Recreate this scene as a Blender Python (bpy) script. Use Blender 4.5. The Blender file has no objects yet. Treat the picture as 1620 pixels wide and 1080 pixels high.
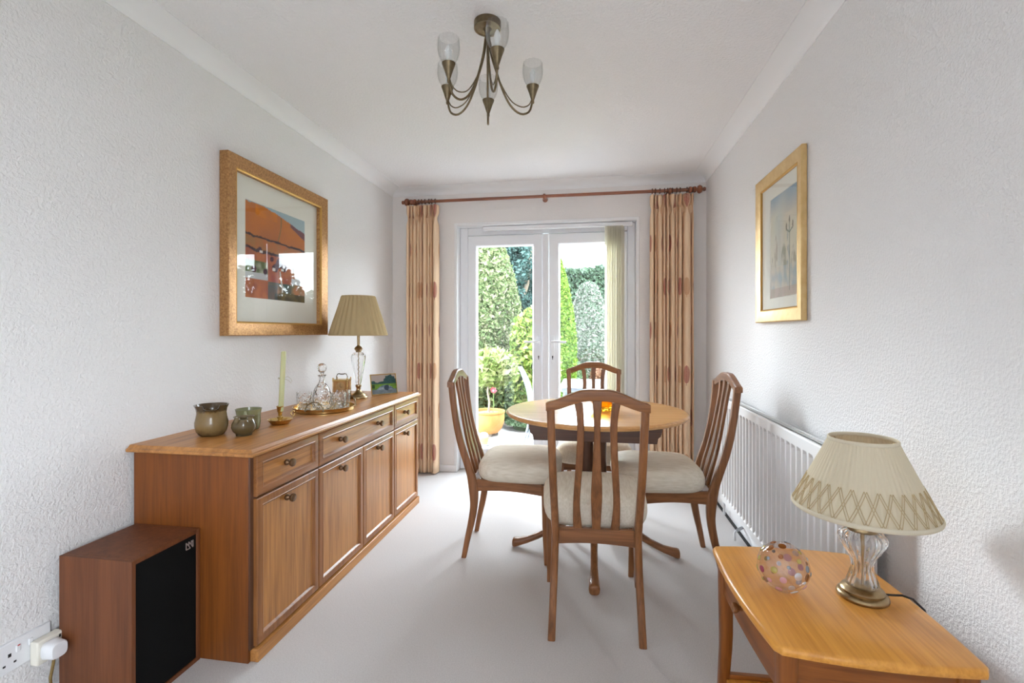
import bpy, bmesh, math, random
import numpy as np
from mathutils import Vector, Matrix, noise
random.seed(7); rng = np.random.default_rng(7)
PI = math.pi; TAU = 2*PI
sc = bpy.context.scene
COL = sc.collection

# ------------------------------------------------------------------ camera
cam_d = bpy.data.cameras.new('camera'); cam = bpy.data.objects.new('camera', cam_d); COL.objects.link(cam)
cam.location = (0, 0, 1.18); cam.rotation_euler = (PI/2, 0, math.atan(125/765))
cam_d.sensor_width = 36; cam_d.lens = 765/1620*36; cam_d.shift_y = -15/1620
cam_d.clip_start = .05; cam_d.clip_end = 200
sc.camera = cam
# ------------------------------------------------------------------ view
sc.view_settings.view_transform = 'Standard'; sc.view_settings.look = 'None'
sc.view_settings.gamma = 1; sc.view_settings.use_curve_mapping = False
sc.view_settings.exposure = 0.11
sc.cycles.use_denoising = True
sc.cycles.max_bounces = 14; sc.cycles.diffuse_bounces = 8; sc.cycles.glossy_bounces = 6
sc.cycles.transmission_bounces = 12; sc.cycles.transparent_max_bounces = 24
sc.cycles.sample_clamp_indirect = 6; sc.cycles.blur_glossy = .6
# ------------------------------------------------------------------ sky
SKY = 23.0
w = bpy.data.worlds.new('sky'); sc.world = w; w.use_nodes = True
nt = w.node_tree; nt.nodes.clear()
o_ = nt.nodes.new('ShaderNodeOutputWorld'); b_ = nt.nodes.new('ShaderNodeBackground')
tc = nt.nodes.new('ShaderNodeTexCoord'); sp = nt.nodes.new('ShaderNodeSeparateXYZ'); cr = nt.nodes.new('ShaderNodeValToRGB')
nt.links.new(tc.outputs['Generated'], sp.inputs[0]); nt.links.new(sp.outputs['Z'], cr.inputs[0])
cr.color_ramp.elements[0].position = 0.0; cr.color_ramp.elements[0].color = (.86, .93, 1, 1)
cr.color_ramp.elements[1].position = .8; cr.color_ramp.elements[1].color = (.78, .89, 1, 1)
nt.links.new(cr.outputs[0], b_.inputs[0])
# thin cloud, brightest round the hidden sun (left of the doors, low)
dp = nt.nodes.new('ShaderNodeVectorMath'); dp.operation = 'DOT_PRODUCT'; dp.inputs[1].default_value = Vector((-.478, .828, .295)).normalized()
nt.links.new(tc.outputs['Generated'], dp.inputs[0])
def wm(op, a, b):
    n = nt.nodes.new('ShaderNodeMath'); n.operation = op; n.use_clamp = False
    nt.links.new(a, n.inputs[0]); n.inputs[1].default_value = b; return n.outputs[0]
glow = wm('MULTIPLY', wm('POWER', wm('MAXIMUM', dp.outputs['Value'], 0), 110), 5.8)
nt.links.new(wm('MULTIPLY', wm('ADD', glow, 1.0), SKY), b_.inputs[1])
nt.links.new(b_.outputs[0], o_.inputs[0])
# window daylight (portals steer sampling; the side one serves an added window, unseen behind the camera, for fill light)
def area(name, loc, rot, sx, sy, power, portal=False, color=(1, 1, 1)):
    l = bpy.data.lights.new(name, 'AREA'); l.shape = 'RECTANGLE'; l.size = sx; l.size_y = sy; l.energy = power; l.color = color
    o = bpy.data.objects.new(name, l); COL.objects.link(o); o.location = loc; o.rotation_euler = rot
    if portal: l.cycles.is_portal = True
    return o
area('door_portal', (-.37, 4.27, 1.06), (-PI/2, 0, 0), 1.5, 2.1, 1, True)
area('fill_window_portal', (1.14, -2.0, 1.425), (0, PI/2, 0), 1.35, 2.0, 1, True)

# ------------------------------------------------------------------ materials
def mat(name):
    m = bpy.data.materials.new(name); m.use_nodes = True
    n = m.node_tree.nodes; n.clear()
    out = n.new('ShaderNodeOutputMaterial'); p = n.new('ShaderNodeBsdfPrincipled')
    m.node_tree.links.new(p.outputs[0], out.inputs[0])
    return m, m.node_tree, p, out
def N(t, kind, **kw):
    n = t.nodes.new(kind)
    for k, v in kw.items():
        if k in n.inputs.keys() if hasattr(n.inputs, 'keys') else False: n.inputs[k].default_value = v
        else: setattr(n, k, v)
    return n
def L(t, a, b): t.links.new(a, b)
def ramp(t, stops):
    r = t.nodes.new('ShaderNodeValToRGB'); e = r.color_ramp.elements
    while len(e) < len(stops): e.new(.5)
    for el, (p, c) in zip(e, stops): el.position = p; el.color = (*c, 1)
    return r
def coords(t, scale=(1, 1, 1), kind='Object'):
    c = t.nodes.new('ShaderNodeTexCoord'); m = t.nodes.new('ShaderNodeMapping'); m.inputs['Scale'].default_value = scale
    L(t, c.outputs[kind], m.inputs[0]); return m.outputs[0]
def plain(name, col, rough=.5, metal=0, coat=0, spec=.5):
    m, t, p, o = mat(name)
    p.inputs['Base Color'].default_value = (*col, 1); p.inputs['Roughness'].default_value = rough
    p.inputs['Metallic'].default_value = metal; p.inputs['Coat Weight'].default_value = coat
    p.inputs['Specular IOR Level'].default_value = spec
    return m
def noisy(name, c1, c2, scale=20, rough=.5, metal=0, bump=0, bscale=None, dist=.002, detail=3, spec=.5, sc3=None):
    m, t, p, o = mat(name)
    v = coords(t, sc3 or (1, 1, 1))
    n = N(t, 'ShaderNodeTexNoise'); n.inputs['Scale'].default_value = scale; n.inputs['Detail'].default_value = detail
    L(t, v, n.inputs['Vector'])
    r = ramp(t, [(.3, c1), (.7, c2)]); L(t, n.outputs[0], r.inputs[0]); L(t, r.outputs[0], p.inputs['Base Color'])
    p.inputs['Roughness'].default_value = rough; p.inputs['Metallic'].default_value = metal; p.inputs['Specular IOR Level'].default_value = spec
    if bump:
        nb = n
        if bscale:
            nb = N(t, 'ShaderNodeTexNoise'); nb.inputs['Scale'].default_value = bscale; nb.inputs['Detail'].default_value = 2.5
            L(t, v, nb.inputs['Vector'])
        b = N(t, 'ShaderNodeBump'); b.inputs['Strength'].default_value = bump; b.inputs['Distance'].default_value = dist
        L(t, nb.outputs[0], b.inputs['Height']); L(t, b.outputs[0], p.inputs['Normal'])
    return m
def wood(name, dark, light, axis, rough=.33, fine=1.0, coat=.15):
    m, t, p, o = mat(name)
    s = [46*fine]*3; s['xyz'.index(axis)] = 2.2
    v = coords(t, s)
    n = N(t, 'ShaderNodeTexNoise'); n.inputs['Scale'].default_value = 1; n.inputs['Detail'].default_value = 5; n.inputs['Roughness'].default_value = .6
    n.inputs['Distortion'].default_value = .25; L(t, v, n.inputs['Vector'])
    s2 = [190*fine]*3; s2['xyz'.index(axis)] = 6
    v2 = coords(t, s2)
    n2 = N(t, 'ShaderNodeTexNoise'); n2.inputs['Scale'].default_value = 1; n2.inputs['Detail'].default_value = 2; L(t, v2, n2.inputs['Vector'])
    s3 = [7*fine]*3; s3['xyz'.index(axis)] = .8
    v3 = coords(t, s3)
    n3 = N(t, 'ShaderNodeTexNoise'); n3.inputs['Scale'].default_value = 1; n3.inputs['Detail'].default_value = 2; L(t, v3, n3.inputs['Vector'])
    a = N(t, 'ShaderNodeMath', operation='MULTIPLY_ADD'); a.inputs[1].default_value = .45; L(t, n2.outputs[0], a.inputs[0]); L(t, n.outputs[0], a.inputs[2])
    a2 = N(t, 'ShaderNodeMath', operation='MULTIPLY_ADD'); a2.inputs[1].default_value = .5; L(t, n3.outputs[0], a2.inputs[0]); L(t, a.outputs[0], a2.inputs[2])
    r = ramp(t, [(.62, dark), (1.22-.0, light)]); r.color_ramp.elements[1].position = 1.0
    sub = N(t, 'ShaderNodeMath', operation='SUBTRACT'); sub.inputs[1].default_value = .13; L(t, a2.outputs[0], sub.inputs[0])
    L(t, sub.outputs[0], r.inputs[0]); L(t, r.outputs[0], p.inputs['Base Color'])
    p.inputs['Roughness'].default_value = rough; p.inputs['Coat Weight'].default_value = coat; p.inputs['Coat Roughness'].default_value = .25
    b = N(t, 'ShaderNodeBump'); b.inputs['Strength'].default_value = .06; b.inputs['Distance'].default_value = .001
    L(t, n2.outputs[0], b.inputs['Height']); L(t, b.outputs[0], p.inputs['Normal'])
    return m
def woods(name, d, l, **k): return {a: wood(name+'_'+a, d, l, a, **k) for a in 'xyz'}
TEAK = woods('teak', (.17, .046, .006), (.31, .098, .015), coat=0)  # shade on the side table's aprons and legs put into a darker wood colour
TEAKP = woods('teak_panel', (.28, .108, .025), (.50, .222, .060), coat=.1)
TEAKS_SHADED = woods('teak_side_shaded', (.13, .033, .003), (.22, .062, .006), rough=.5, coat=0)  # darker teak copy: shade of the sideboard ends is in the colour
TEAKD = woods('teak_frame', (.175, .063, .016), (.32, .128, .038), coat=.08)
CHAIRW = woods('chair_teak', (.14, .049, .014), (.29, .115, .038))
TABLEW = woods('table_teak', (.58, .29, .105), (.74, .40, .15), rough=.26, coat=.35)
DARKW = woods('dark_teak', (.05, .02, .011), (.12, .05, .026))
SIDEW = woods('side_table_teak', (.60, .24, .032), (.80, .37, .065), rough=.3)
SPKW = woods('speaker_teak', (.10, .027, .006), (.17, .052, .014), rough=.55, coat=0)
POLEW = woods('pole_wood', (.14, .04, .018), (.28, .095, .045), rough=.28)

def wall_mat(name, c, scale, strength, dist):
    m, t, p, o = mat(name)
    v = coords(t)
    n = N(t, 'ShaderNodeTexNoise'); n.inputs['Scale'].default_value = scale; n.inputs['Detail'].default_value = 2; n.inputs['Roughness'].default_value = .55; L(t, v, n.inputs['Vector'])
    r = ramp(t, [(.40, (0, 0, 0)), (.64, (1, 1, 1))]); L(t, n.outputs[0], r.inputs[0])
    b = N(t, 'ShaderNodeBump'); b.inputs['Strength'].default_value = strength; b.inputs['Distance'].default_value = dist
    L(t, r.outputs[0], b.inputs['Height']); L(t, b.outputs[0], p.inputs['Normal'])
    p.inputs['Base Color'].default_value = (*c, 1); p.inputs['Roughness'].default_value = .75; p.inputs['Specular IOR Level'].default_value = .25
    return m
WALL = wall_mat('textured_wallpaper', (.79, .78, .775), 105, .55, .0026)
BACKW = wall_mat('back_wall_paint', (.79, .765, .75), 85, .2, .002)
CEIL = wall_mat('stippled_ceiling', (.82, .81, .815), 75, .5, .003)
COVE = plain('cove_paint', (.83, .83, .835), .6)
SKIRT = plain('skirting_paint', (.82, .82, .83), .35)
UPVC = plain('white_upvc', (.84, .85, .88), .25)
CARPET = noisy('carpet', (.57, .54, .525), (.70, .67, .655), 260, .95, 0, .7, 420, .004, spec=.1)
RADW = plain('radiator_enamel', (.82, .815, .81), .3)
GAP = plain('dark_gap', (.02, .018, .016), .9)
BLACKP = plain('black_plastic', (.015, .015, .016), .4)
WHITEP = plain('white_plastic', (.80, .81, .83), .3)
CREAMP = plain('cream_plastic', (.78, .75, .66), .35)
BRASS = noisy('antique_brass', (.15, .115, .068), (.23, .175, .105), 60, .36, 1)
BRASSL = noisy('lamp_brass', (.30, .215, .115), (.42, .31, .175), 60, .3, 1)
BRASSB = noisy('polished_brass', (.55, .38, .14), (.70, .50, .22), 40, .22, 1)
BRONZE = plain('bronze_knob', (.16, .085, .04), .3, .6)
CHROME = plain('chrome', (.75, .75, .77), .15, 1)
GRILLE = noisy('black_speaker_cloth', (.004, .004, .004), (.009, .009, .0085), 900, .9, spec=.1)
LOGO = plain('silver_badge', (.7, .7, .7), .3, .8)
CANDLE = plain('green_wax', (.50, .52, .27), .45)
CANDLE.node_tree.nodes['Principled BSDF'].inputs['Subsurface Weight'].default_value = .2
UPHOL = noisy('seat_fabric', (.70, .63, .51), (.84, .78, .67), 130, .9, 0, .35, 500, .001, spec=.15, sc3=(1, .12, 1))
STONEW = None
def thin_glass(name, tint=(.985, .99, .985), f0=.04, rough=0.0, k=.8):
    m = bpy.data.materials.new(name); m.use_nodes = True; t = m.node_tree; t.nodes.clear()
    out = t.nodes.new('ShaderNodeOutputMaterial'); mx = t.nodes.new('ShaderNodeMixShader'); f = t.nodes.new('ShaderNodeLayerWeight'); f.inputs[0].default_value = .5
    tr = t.nodes.new('ShaderNodeBsdfTransparent'); g = t.nodes.new('ShaderNodeBsdfGlossy')
    p5 = t.nodes.new('ShaderNodeMath'); p5.operation = 'POWER'; p5.inputs[1].default_value = 5; L(t, f.outputs['Facing'], p5.inputs[0])
    ma = t.nodes.new('ShaderNodeMath'); ma.operation = 'MULTIPLY_ADD'; ma.inputs[1].default_value = k; ma.inputs[2].default_value = f0; L(t, p5.outputs[0], ma.inputs[0])
    tr.inputs[0].default_value = (*tint, 1); g.inputs['Roughness'].default_value = rough
    L(t, ma.outputs[0], mx.inputs[0]); L(t, tr.outputs[0], mx.inputs[1]); L(t, g.outputs[0], mx.inputs[2]); L(t, mx.outputs[0], out.inputs[0])
    return m
PANE = thin_glass('window_glass'); PICGLASS = thin_glass('picture_glass', (.985, .99, .985), .022, 0, .5)
def glass(name, col=(1, 1, 1), rough=.0, ior=1.5, bump=0, bscale=40, cut=None):
    m, t, p, o = mat(name)
    p.inputs['Base Color'].default_value = (*col, 1); p.inputs['Roughness'].default_value = rough
    p.inputs['IOR'].default_value = ior; p.inputs['Transmission Weight'].default_value = 1
    if bump:
        v = coords(t)
        n = N(t, 'ShaderNodeTexVoronoi'); n.inputs['Scale'].default_value = bscale; L(t, v, n.inputs['Vector'])
        b = N(t, 'ShaderNodeBump'); b.inputs['Strength'].default_value = bump; b.inputs['Distance'].default_value = .004
        L(t, n.outputs[0], b.inputs['Height']); L(t, b.outputs[0], p.inputs['Normal'])
    return m
CRYSTAL = glass('cut_crystal', ior=1.5, bump=.7, bscale=75)
CLEAR = glass('clear_glass', ior=1.45)
TULIP = thin_glass('tulip_glass', (.95, .955, .955), .05, .05, .5)
AMBER = glass('amber_glass', (1, .50, .03), .03, 1.45, .4, 45)

def fabric(name, col, trans=.35, rough=.9, col2=None):
    m = bpy.data.materials.new(name); m.use_nodes = True; t = m.node_tree; t.nodes.clear()
    out = t.nodes.new('ShaderNodeOutputMaterial'); mx = t.nodes.new('ShaderNodeMixShader'); d = t.nodes.new('ShaderNodeBsdfDiffuse'); tr = t.nodes.new('ShaderNodeBsdfTranslucent')
    d.inputs[0].default_value = (*col, 1); tr.inputs[0].default_value = (*(col2 or col), 1); mx.inputs[0].default_value = trans
    L(t, d.outputs[0], mx.inputs[1]); L(t, tr.outputs[0], mx.inputs[2]); L(t, mx.outputs[0], out.inputs[0])
    return m
SHADEF = fabric('gold_shade_silk', (.58, .455, .26), .25)
SHADEC = fabric('cream_shade_silk', (.80, .72, .55), .22)
SHADEG = fabric('gold_smocking_silk', (.58, .45, .26), .1)
SHADET = fabric('cream_binding', (.74, .67, .52), .1)
BLINDF = fabric('blind_fabric', (.92, .905, .85), .6, col2=(.97, .95, .89))

def curtain_mat():
    m = bpy.data.materials.new('leaf_curtain_fabric'); m.use_nodes = True; t = m.node_tree; t.nodes.clear()
    out = t.nodes.new('ShaderNodeOutputMaterial'); mx = t.nodes.new('ShaderNodeMixShader'); d = t.nodes.new('ShaderNodeBsdfDiffuse'); tr = t.nodes.new('ShaderNodeBsdfTranslucent')
    mx.inputs[0].default_value = .14
    uv = t.nodes.new('ShaderNodeUVMap'); s = t.nodes.new('ShaderNodeSeparateXYZ'); L(t, uv.outputs[0], s.inputs[0])
    def M(op, a, b=None, c=None):
        n = t.nodes.new('ShaderNodeMath'); n.operation = op
        for i, x in enumerate((a, b, c)):
            if x is None: continue
            if isinstance(x, (int, float)): n.inputs[i].default_value = x
            else: L(t, x, n.inputs[i])
        return n.outputs[0]
    DV, DU = .335, .165
    v = M('DIVIDE', M('SUBTRACT', s.outputs[1], .02), DV); row = M('FLOOR', v)
    par = M('MODULO', row, 2)
    u = M('ADD', M('DIVIDE', s.outputs[0], DU), M('MULTIPLY', par, .5)); colm = M('FLOOR', u)
    x = M('MULTIPLY', M('SUBTRACT', M('FRACT', u), .5), DU); y = M('MULTIPLY', M('SUBTRACT', M('FRACT', v), .5), DV)
    ell = M('ADD', M('POWER', M('ABSOLUTE', M('DIVIDE', x, .027)), 2), M('POWER', M('ABSOLUTE', M('DIVIDE', y, .068)), 2))
    inside = M('LESS_THAN', ell, 1)
    stripe = M('GREATER_THAN', M('SINE', M('MULTIPLY', M('ADD', y, M('MULTIPLY', M('ABSOLUTE', x), -.3)), TAU/.0105)), -.25)
    stem = M('MULTIPLY', M('LESS_THAN', M('ABSOLUTE', x), .0016), M('LESS_THAN', M('ABSOLUTE', M('ADD', y, .01)), .074))
    leaf = M('MAXIMUM', M('MULTIPLY', inside, stripe), stem)
    mc = t.nodes.new('ShaderNodeMix'); mc.data_type = 'RGBA'; mc.inputs[6].default_value = (.30, .03, .04, 1); mc.inputs[7].default_value = (.58, .30, .16, 1)
    L(t, M('GREATER_THAN', M('SINE', M('ADD', M('MULTIPLY', colm, 2.4), M('MULTIPLY', row, 1.1))), .15), mc.inputs[0])
    mb = t.nodes.new('ShaderNodeMix'); mb.data_type = 'RGBA'; mb.inputs[6].default_value = (.86, .64, .44, 1)
    L(t, mc.outputs[2], mb.inputs[7]); L(t, leaf, mb.inputs[0])
    L(t, mb.outputs[2], d.inputs[0]); L(t, mb.outputs[2], tr.inputs[0])
    L(t, d.outputs[0], mx.inputs[1]); L(t, tr.outputs[0], mx.inputs[2]); L(t, mx.outputs[0], out.inputs[0])
    return m
CURT = curtain_mat()
def attr_mat(name, rough=.7):
    m, t, p, o = mat(name); a = t.nodes.new('ShaderNodeVertexColor'); a.layer_name = 'Col'
    L(t, a.outputs[0], p.inputs['Base Color']); p.inputs['Roughness'].default_value = rough; p.inputs['Specular IOR Level'].default_value = .2
    return m
PAINT = attr_mat('painted_paper')
MOUNT = plain('picture_mount', (.78, .76, .70), .8)
GOLDF = noisy('mottled_gold_frame', (.30, .135, .05), (.55, .31, .12), 110, .38, .55, .25, 160, .001, 4)
GOLDE = plain('gold_edge', (.55, .31, .08), .35, .6)
GOLDP = noisy('pale_gold_frame', (.62, .41, .17), (.72, .52, .25), 25, .4, .45)
def pottery(name, top, mid, low, z0, z1, rough=.22):
    m, t, p, o = mat(name)
    c = t.nodes.new('ShaderNodeTexCoord'); s = t.nodes.new('ShaderNodeSeparateXYZ'); L(t, c.outputs['Object'], s.inputs[0])
    n = N(t, 'ShaderNodeTexNoise'); n.inputs['Scale'].default_value = 35; L(t, c.outputs['Object'], n.inputs['Vector'])
    mr = t.nodes.new('ShaderNodeMapRange'); mr.inputs[1].default_value = z0; mr.inputs[2].default_value = z1; L(t, s.outputs[2], mr.inputs[0])
    a = N(t, 'ShaderNodeMath', operation='MULTIPLY_ADD'); a.inputs[1].default_value = .35; L(t, n.outputs[0], a.inputs[0]); L(t, mr.outputs[0], a.inputs[2])
    r = ramp(t, [(.15, low), (.42, mid), (1, mid), (1.0, top)]); r.color_ramp.elements[2].position = .95
    L(t, a.outputs[0], r.inputs[0]); L(t, r.outputs[0], p.inputs['Base Color']); p.inputs['Roughness'].default_value = rough
    return m
POT1 = pottery('brown_stoneware', (.08, .048, .02), (.20, .13, .052), (.03, .018, .008), 0, .12)
POT2 = pottery('dark_stoneware', (.16, .12, .06), (.10, .07, .03), (.03, .028, .018), 0, .08, .12)
POT3 = pottery('green_stoneware', (.25, .25, .13), (.17, .17, .085), (.08, .08, .04), 0, .08, .2)
TERRA = noisy('terracotta', (.34, .145, .03), (.43, .20, .05), 9, .6)
TERRAR = plain('red_terracotta', (.62, .22, .10), .7)
SOIL = noisy('soil', (.07, .06, .045), (.16, .13, .10), 50, .95)
BARK = noisy('bark', (.20, .15, .11), (.34, .27, .2), 30, .9)
def leafmat(name, stops, trans=.25, rough=.6):
    m = bpy.data.materials.new(name); m.use_nodes = True; t = m.node_tree; t.nodes.clear()
    out = t.nodes.new('ShaderNodeOutputMaterial'); mx = t.nodes.new('ShaderNodeMixShader'); p = t.nodes.new('ShaderNodeBsdfPrincipled'); tr = t.nodes.new('ShaderNodeBsdfTranslucent')
    g = t.nodes.new('ShaderNodeNewGeometry'); r = ramp(t, stops); L(t, g.outputs['Random Per Island'], r.inputs[0])
    L(t, r.outputs[0], p.inputs['Base Color']); L(t, r.outputs[0], tr.inputs[0]); mx.inputs[0].default_value = trans; p.inputs['Roughness'].default_value = rough
    p.inputs['Specular IOR Level'].default_value = .3
    L(t, p.outputs[0], mx.inputs[1]); L(t, tr.outputs[0], mx.inputs[2]); L(t, mx.outputs[0], out.inputs[0])
    return m
LF_YEW = leafmat('yew_leaves', [(0, (0.055, 0.088, 0.028)), (.5, (0.110, 0.154, 0.055)), (.8, (0.187, 0.198, 0.099)), (1, (0.275, 0.253, 0.182))])
LF_BLUE = leafmat('blue_conifer_leaves', [(0, (0.014, 0.041, 0.036)), (.6, (0.033, 0.083, 0.072)), (1, (0.083, 0.149, 0.132))])
LF_LAUREL = leafmat('yellow_green_leaves', [(0, (0.050, 0.110, 0.011)), (.5, (0.132, 0.198, 0.028)), (.85, (0.248, 0.286, 0.066)), (1, (0.341, 0.330, 0.121))])
LF_VAR = leafmat('variegated_leaves', [(0, (0.088, 0.143, 0.028)), (.4, (0.198, 0.253, 0.066)), (1, (0.385, 0.396, 0.198))])
LF_THUJA = leafmat('thuja_leaves', [(0, (0.055, 0.132, 0.011)), (.6, (0.132, 0.220, 0.022)), (1, (0.198, 0.275, 0.050))])
LF_DOME = leafmat('grey_dome_leaves', [(0, (0.058, 0.091, 0.058)), (.5, (0.141, 0.181, 0.132)), (.8, (0.247, 0.247, 0.223)), (1, (0.363, 0.330, 0.314))])
LF_HEDGE = leafmat('hedge_leaves', [(0, (0.017, 0.039, 0.022)), (.6, (0.044, 0.083, 0.044)), (1, (0.088, 0.138, 0.088))])
LF_SHRUB = leafmat('low_shrub_leaves', [(0, (0.039, 0.083, 0.033)), (.6, (0.099, 0.160, 0.077)), (1, (0.198, 0.248, 0.149))])
LF_RUST = leafmat('rust_leaves', [(0, (0.132, 0.055, 0.028)), (1, (0.264, 0.149, 0.094))])
LF_DARK = leafmat('dark_shrub_leaves', [(0, (0.017, 0.033, 0.011)), (.7, (0.055, 0.088, 0.028)), (1, (0.165, 0.187, 0.066))])
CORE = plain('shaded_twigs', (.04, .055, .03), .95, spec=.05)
GRASS = noisy('grass', (.07, .18, .015), (.15, .28, .035), 60, .9, 0, .8, 300, .02, spec=.1)
PAVING = None
def paving_mat():
    m, t, p, o = mat('patio_slabs')
    v = coords(t); br = t.nodes.new('ShaderNodeTexBrick'); L(t, v, br.inputs['Vector'])
    br.inputs['Color1'].default_value = (.26, .25, .235, 1); br.inputs['Color2'].default_value = (.31, .30, .285, 1); br.inputs['Mortar'].default_value = (.16, .15, .13, 1)
    br.inputs['Scale'].default_value = 1; br.inputs['Mortar Size'].default_value = .008; br.inputs['Brick Width'].default_value = .6; br.inputs['Row Height'].default_value = .45
    L(t, br.outputs[0], p.inputs['Base Color']); p.inputs['Roughness'].default_value = .8
    return m
PAVING = paving_mat()
PETAL = plain('red_petal', (.75, .05, .07), .5); PETALW = plain('pale_petal', (.85, .62, .62), .5)
GREYPL = plain('grey_garden_plastic', (.20, .225, .26), .4); WHITET = plain('white_table_glass', (.5, .51, .52), .12)
SLATE = noisy('roof_tiles', (.42, .40, .39), (.55, .52, .50), 4, .8)

# ------------------------------------------------------------------ mesh helpers
ORIG = {}
class MB:
    def __init__(s): s.v = []; s.f = []; s.mi = []; s.uv = None
    def add(s, vs, fs, mi=0):
        o = len(s.v); s.v += [tuple(map(float, p)) for p in vs]; s.f += [tuple(i+o for i in f) for f in fs]; s.mi += [mi]*len(fs); return s
    def box(s, x0, x1, y0, y1, z0, z1, mi=0):
        x0, x1 = sorted((x0, x1)); y0, y1 = sorted((y0, y1)); z0, z1 = sorted((z0, z1))
        return s.add([(x0,y0,z0),(x1,y0,z0),(x1,y1,z0),(x0,y1,z0),(x0,y0,z1),(x1,y0,z1),(x1,y1,z1),(x0,y1,z1)],
                     [(0,3,2,1),(4,5,6,7),(0,1,5,4),(1,2,6,5),(2,3,7,6),(3,0,4,7)], mi)
    def loft(s, secs, caps=True, closed=True, ring=False, mi=0):
        n = len(secs[0]); vs = [p for q in secs for p in q]; fs = []
        m = len(secs); rng_ = range(m if ring else m-1)
        for i in rng_:
            j = (i+1) % m
            for k in range(n if closed else n-1):
                l = (k+1) % n
                fs.append((i*n+k, i*n+l, j*n+l, j*n+k))
        if caps and not ring and closed:
            fs.append(tuple(range(n-1, -1, -1))); fs.append(tuple((m-1)*n+k for k in range(n)))
        return s.add(vs, fs, mi)
    def lathe(s, prof, n=32, c=(0, 0, 0), M=None, mi=0, wob=None, caps=True):
        secs = []
        for r, z in prof:
            q = []
            for k in range(n):
                a = TAU*k/n; rr = max(r, 1e-5)*(1 if wob is None else wob(a, z, r))
                p = Vector((rr*math.cos(a), rr*math.sin(a), z))
                if M is not None: p = M @ p
                q.append((p.x+c[0], p.y+c[1], p.z+c[2]))
            secs.append(q)
        return s.loft(secs, caps, mi=mi)
    def tube(s, pts, r, n=10, mi=0, flat=None):
        pts = [Vector(p) for p in pts]; rs = r if isinstance(r, (list, tuple)) else [r]*len(pts)
        secs = []; up = None
        for i, p in enumerate(pts):
            d = (pts[min(i+1, len(pts)-1)]-pts[max(i-1, 0)]).normalized()
            if up is None:
                up = Vector((0, 0, 1)) if abs(d.z) < .9 else Vector((1, 0, 0))
            a = d.cross(up)
            if a.length < 1e-4: a = d.cross(Vector((0, 1, 0)))
            a.normalize(); b = a.cross(d).normalized(); up = b
            secs.append([tuple(p+a*math.cos(TAU*k/n)*rs[i]+b*math.sin(TAU*k/n)*rs[i]*(flat or 1)) for k in range(n)])
        return s.loft(secs, mi=mi)
    def prism(s, poly, axis, a, b, mi=0):
        def P(u, v, w_): return {'x': (w_, u, v), 'y': (u, w_, v), 'z': (u, v, w_)}[axis]
        return s.loft([[P(u, v, a) for u, v in poly], [P(u, v, b) for u, v in poly]], mi=mi)
    def build(s, name, m, parent=None, bevel=0, smooth=40, seg=2, sub=0, label=None, kind=None, uv=None, recalc=True):
        o0 = Vector(ORIG.get(parent.name, (0, 0, 0))) if parent else Vector((0, 0, 0))
        me = bpy.data.meshes.new(name)
        me.from_pydata([(p[0]-o0.x, p[1]-o0.y, p[2]-o0.z) for p in s.v], [], s.f)
        ms = m if isinstance(m, (list, tuple)) else [m]
        for x in ms: me.materials.append(x)
        if len(ms) > 1: me.polygons.foreach_set('material_index', s.mi)
        if uv is not None:
            ul = me.uv_layers.new(name='UVMap')
            for lp in me.loops: ul.data[lp.index].uv = uv[lp.vertex_index]
        if recalc:
            bm = bmesh.new(); bm.from_mesh(me); bmesh.ops.recalc_face_normals(bm, faces=bm.faces); bm.to_mesh(me); bm.free()
        if smooth:
            me.polygons.foreach_set('use_smooth', [True]*len(me.polygons)); me.set_sharp_from_angle(angle=math.radians(smooth))
        me.update()
        o = bpy.data.objects.new(name, me); COL.objects.link(o)
        if parent:
            o.parent = parent; ORIG[o.name] = tuple(o0)
        if bevel:
            b = o.modifiers.new('bevel', 'BEVEL'); b.width = bevel; b.segments = seg; b.limit_method = 'ANGLE'; b.angle_limit = math.radians(35)
        if sub:
            b = o.modifiers.new('sub', 'SUBSURF'); b.levels = sub; b.render_levels = sub
        if label: o['label'] = label
        if kind: o['kind'] = kind
        return o
def tag(o, label, cat, group=None):
    o['label'] = label; o['category'] = cat
    if group: o['group'] = group
    return o
def thing(name, label, cat, loc, group=None):
    o = bpy.data.objects.new(name, None); COL.objects.link(o); o.location = loc; o.empty_display_size = .05
    ORIG[o.name] = tuple(loc); return tag(o, label, cat, group)
def solo(o, origin):
    """move a single-mesh thing's origin to its base"""
    o.data.transform(Matrix.Translation(-Vector(origin))); o.location = origin; return o
def copy_tree(o, parent=None):
    c = o.copy(); COL.objects.link(c)
    if parent: c.parent = parent
    for ch in list(o.children): copy_tree(ch, c)
    return c
def B(*a): return MB().box(*a)
def interp(x, tab):
    xs = [t[0] for t in tab]
    return [float(np.interp(x, xs, [t[i] for t in tab])) for i in range(1, len(tab[0]))]
def smoothtab(x, tab):
    """smooth (Catmull-Rom) lookup"""
    xs = [t[0] for t in tab]; i = max(0, min(len(xs)-2, int(np.searchsorted(xs, x))-1))
    t = (x-xs[i])/(xs[i+1]-xs[i]); t = min(1, max(0, t)); out = []
    for k in range(1, len(tab[0])):
        y0, y1 = tab[i][k], tab[i+1][k]
        m0 = (tab[i+1][k]-tab[i-1][k])/(xs[i+1]-xs[i-1]) if i > 0 else (y1-y0)/(xs[i+1]-xs[i])
        m1 = (tab[i+2][k]-y0)/(xs[i+2]-xs[i]) if i+2 < len(xs) else (y1-y0)/(xs[i+1]-xs[i])
        h = xs[i+1]-xs[i]
        out.append((2*t**3-3*t*t+1)*y0+(t**3-2*t*t+t)*h*m0+(-2*t**3+3*t*t)*y1+(t**3-t*t)*h*m1)
    return out

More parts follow.
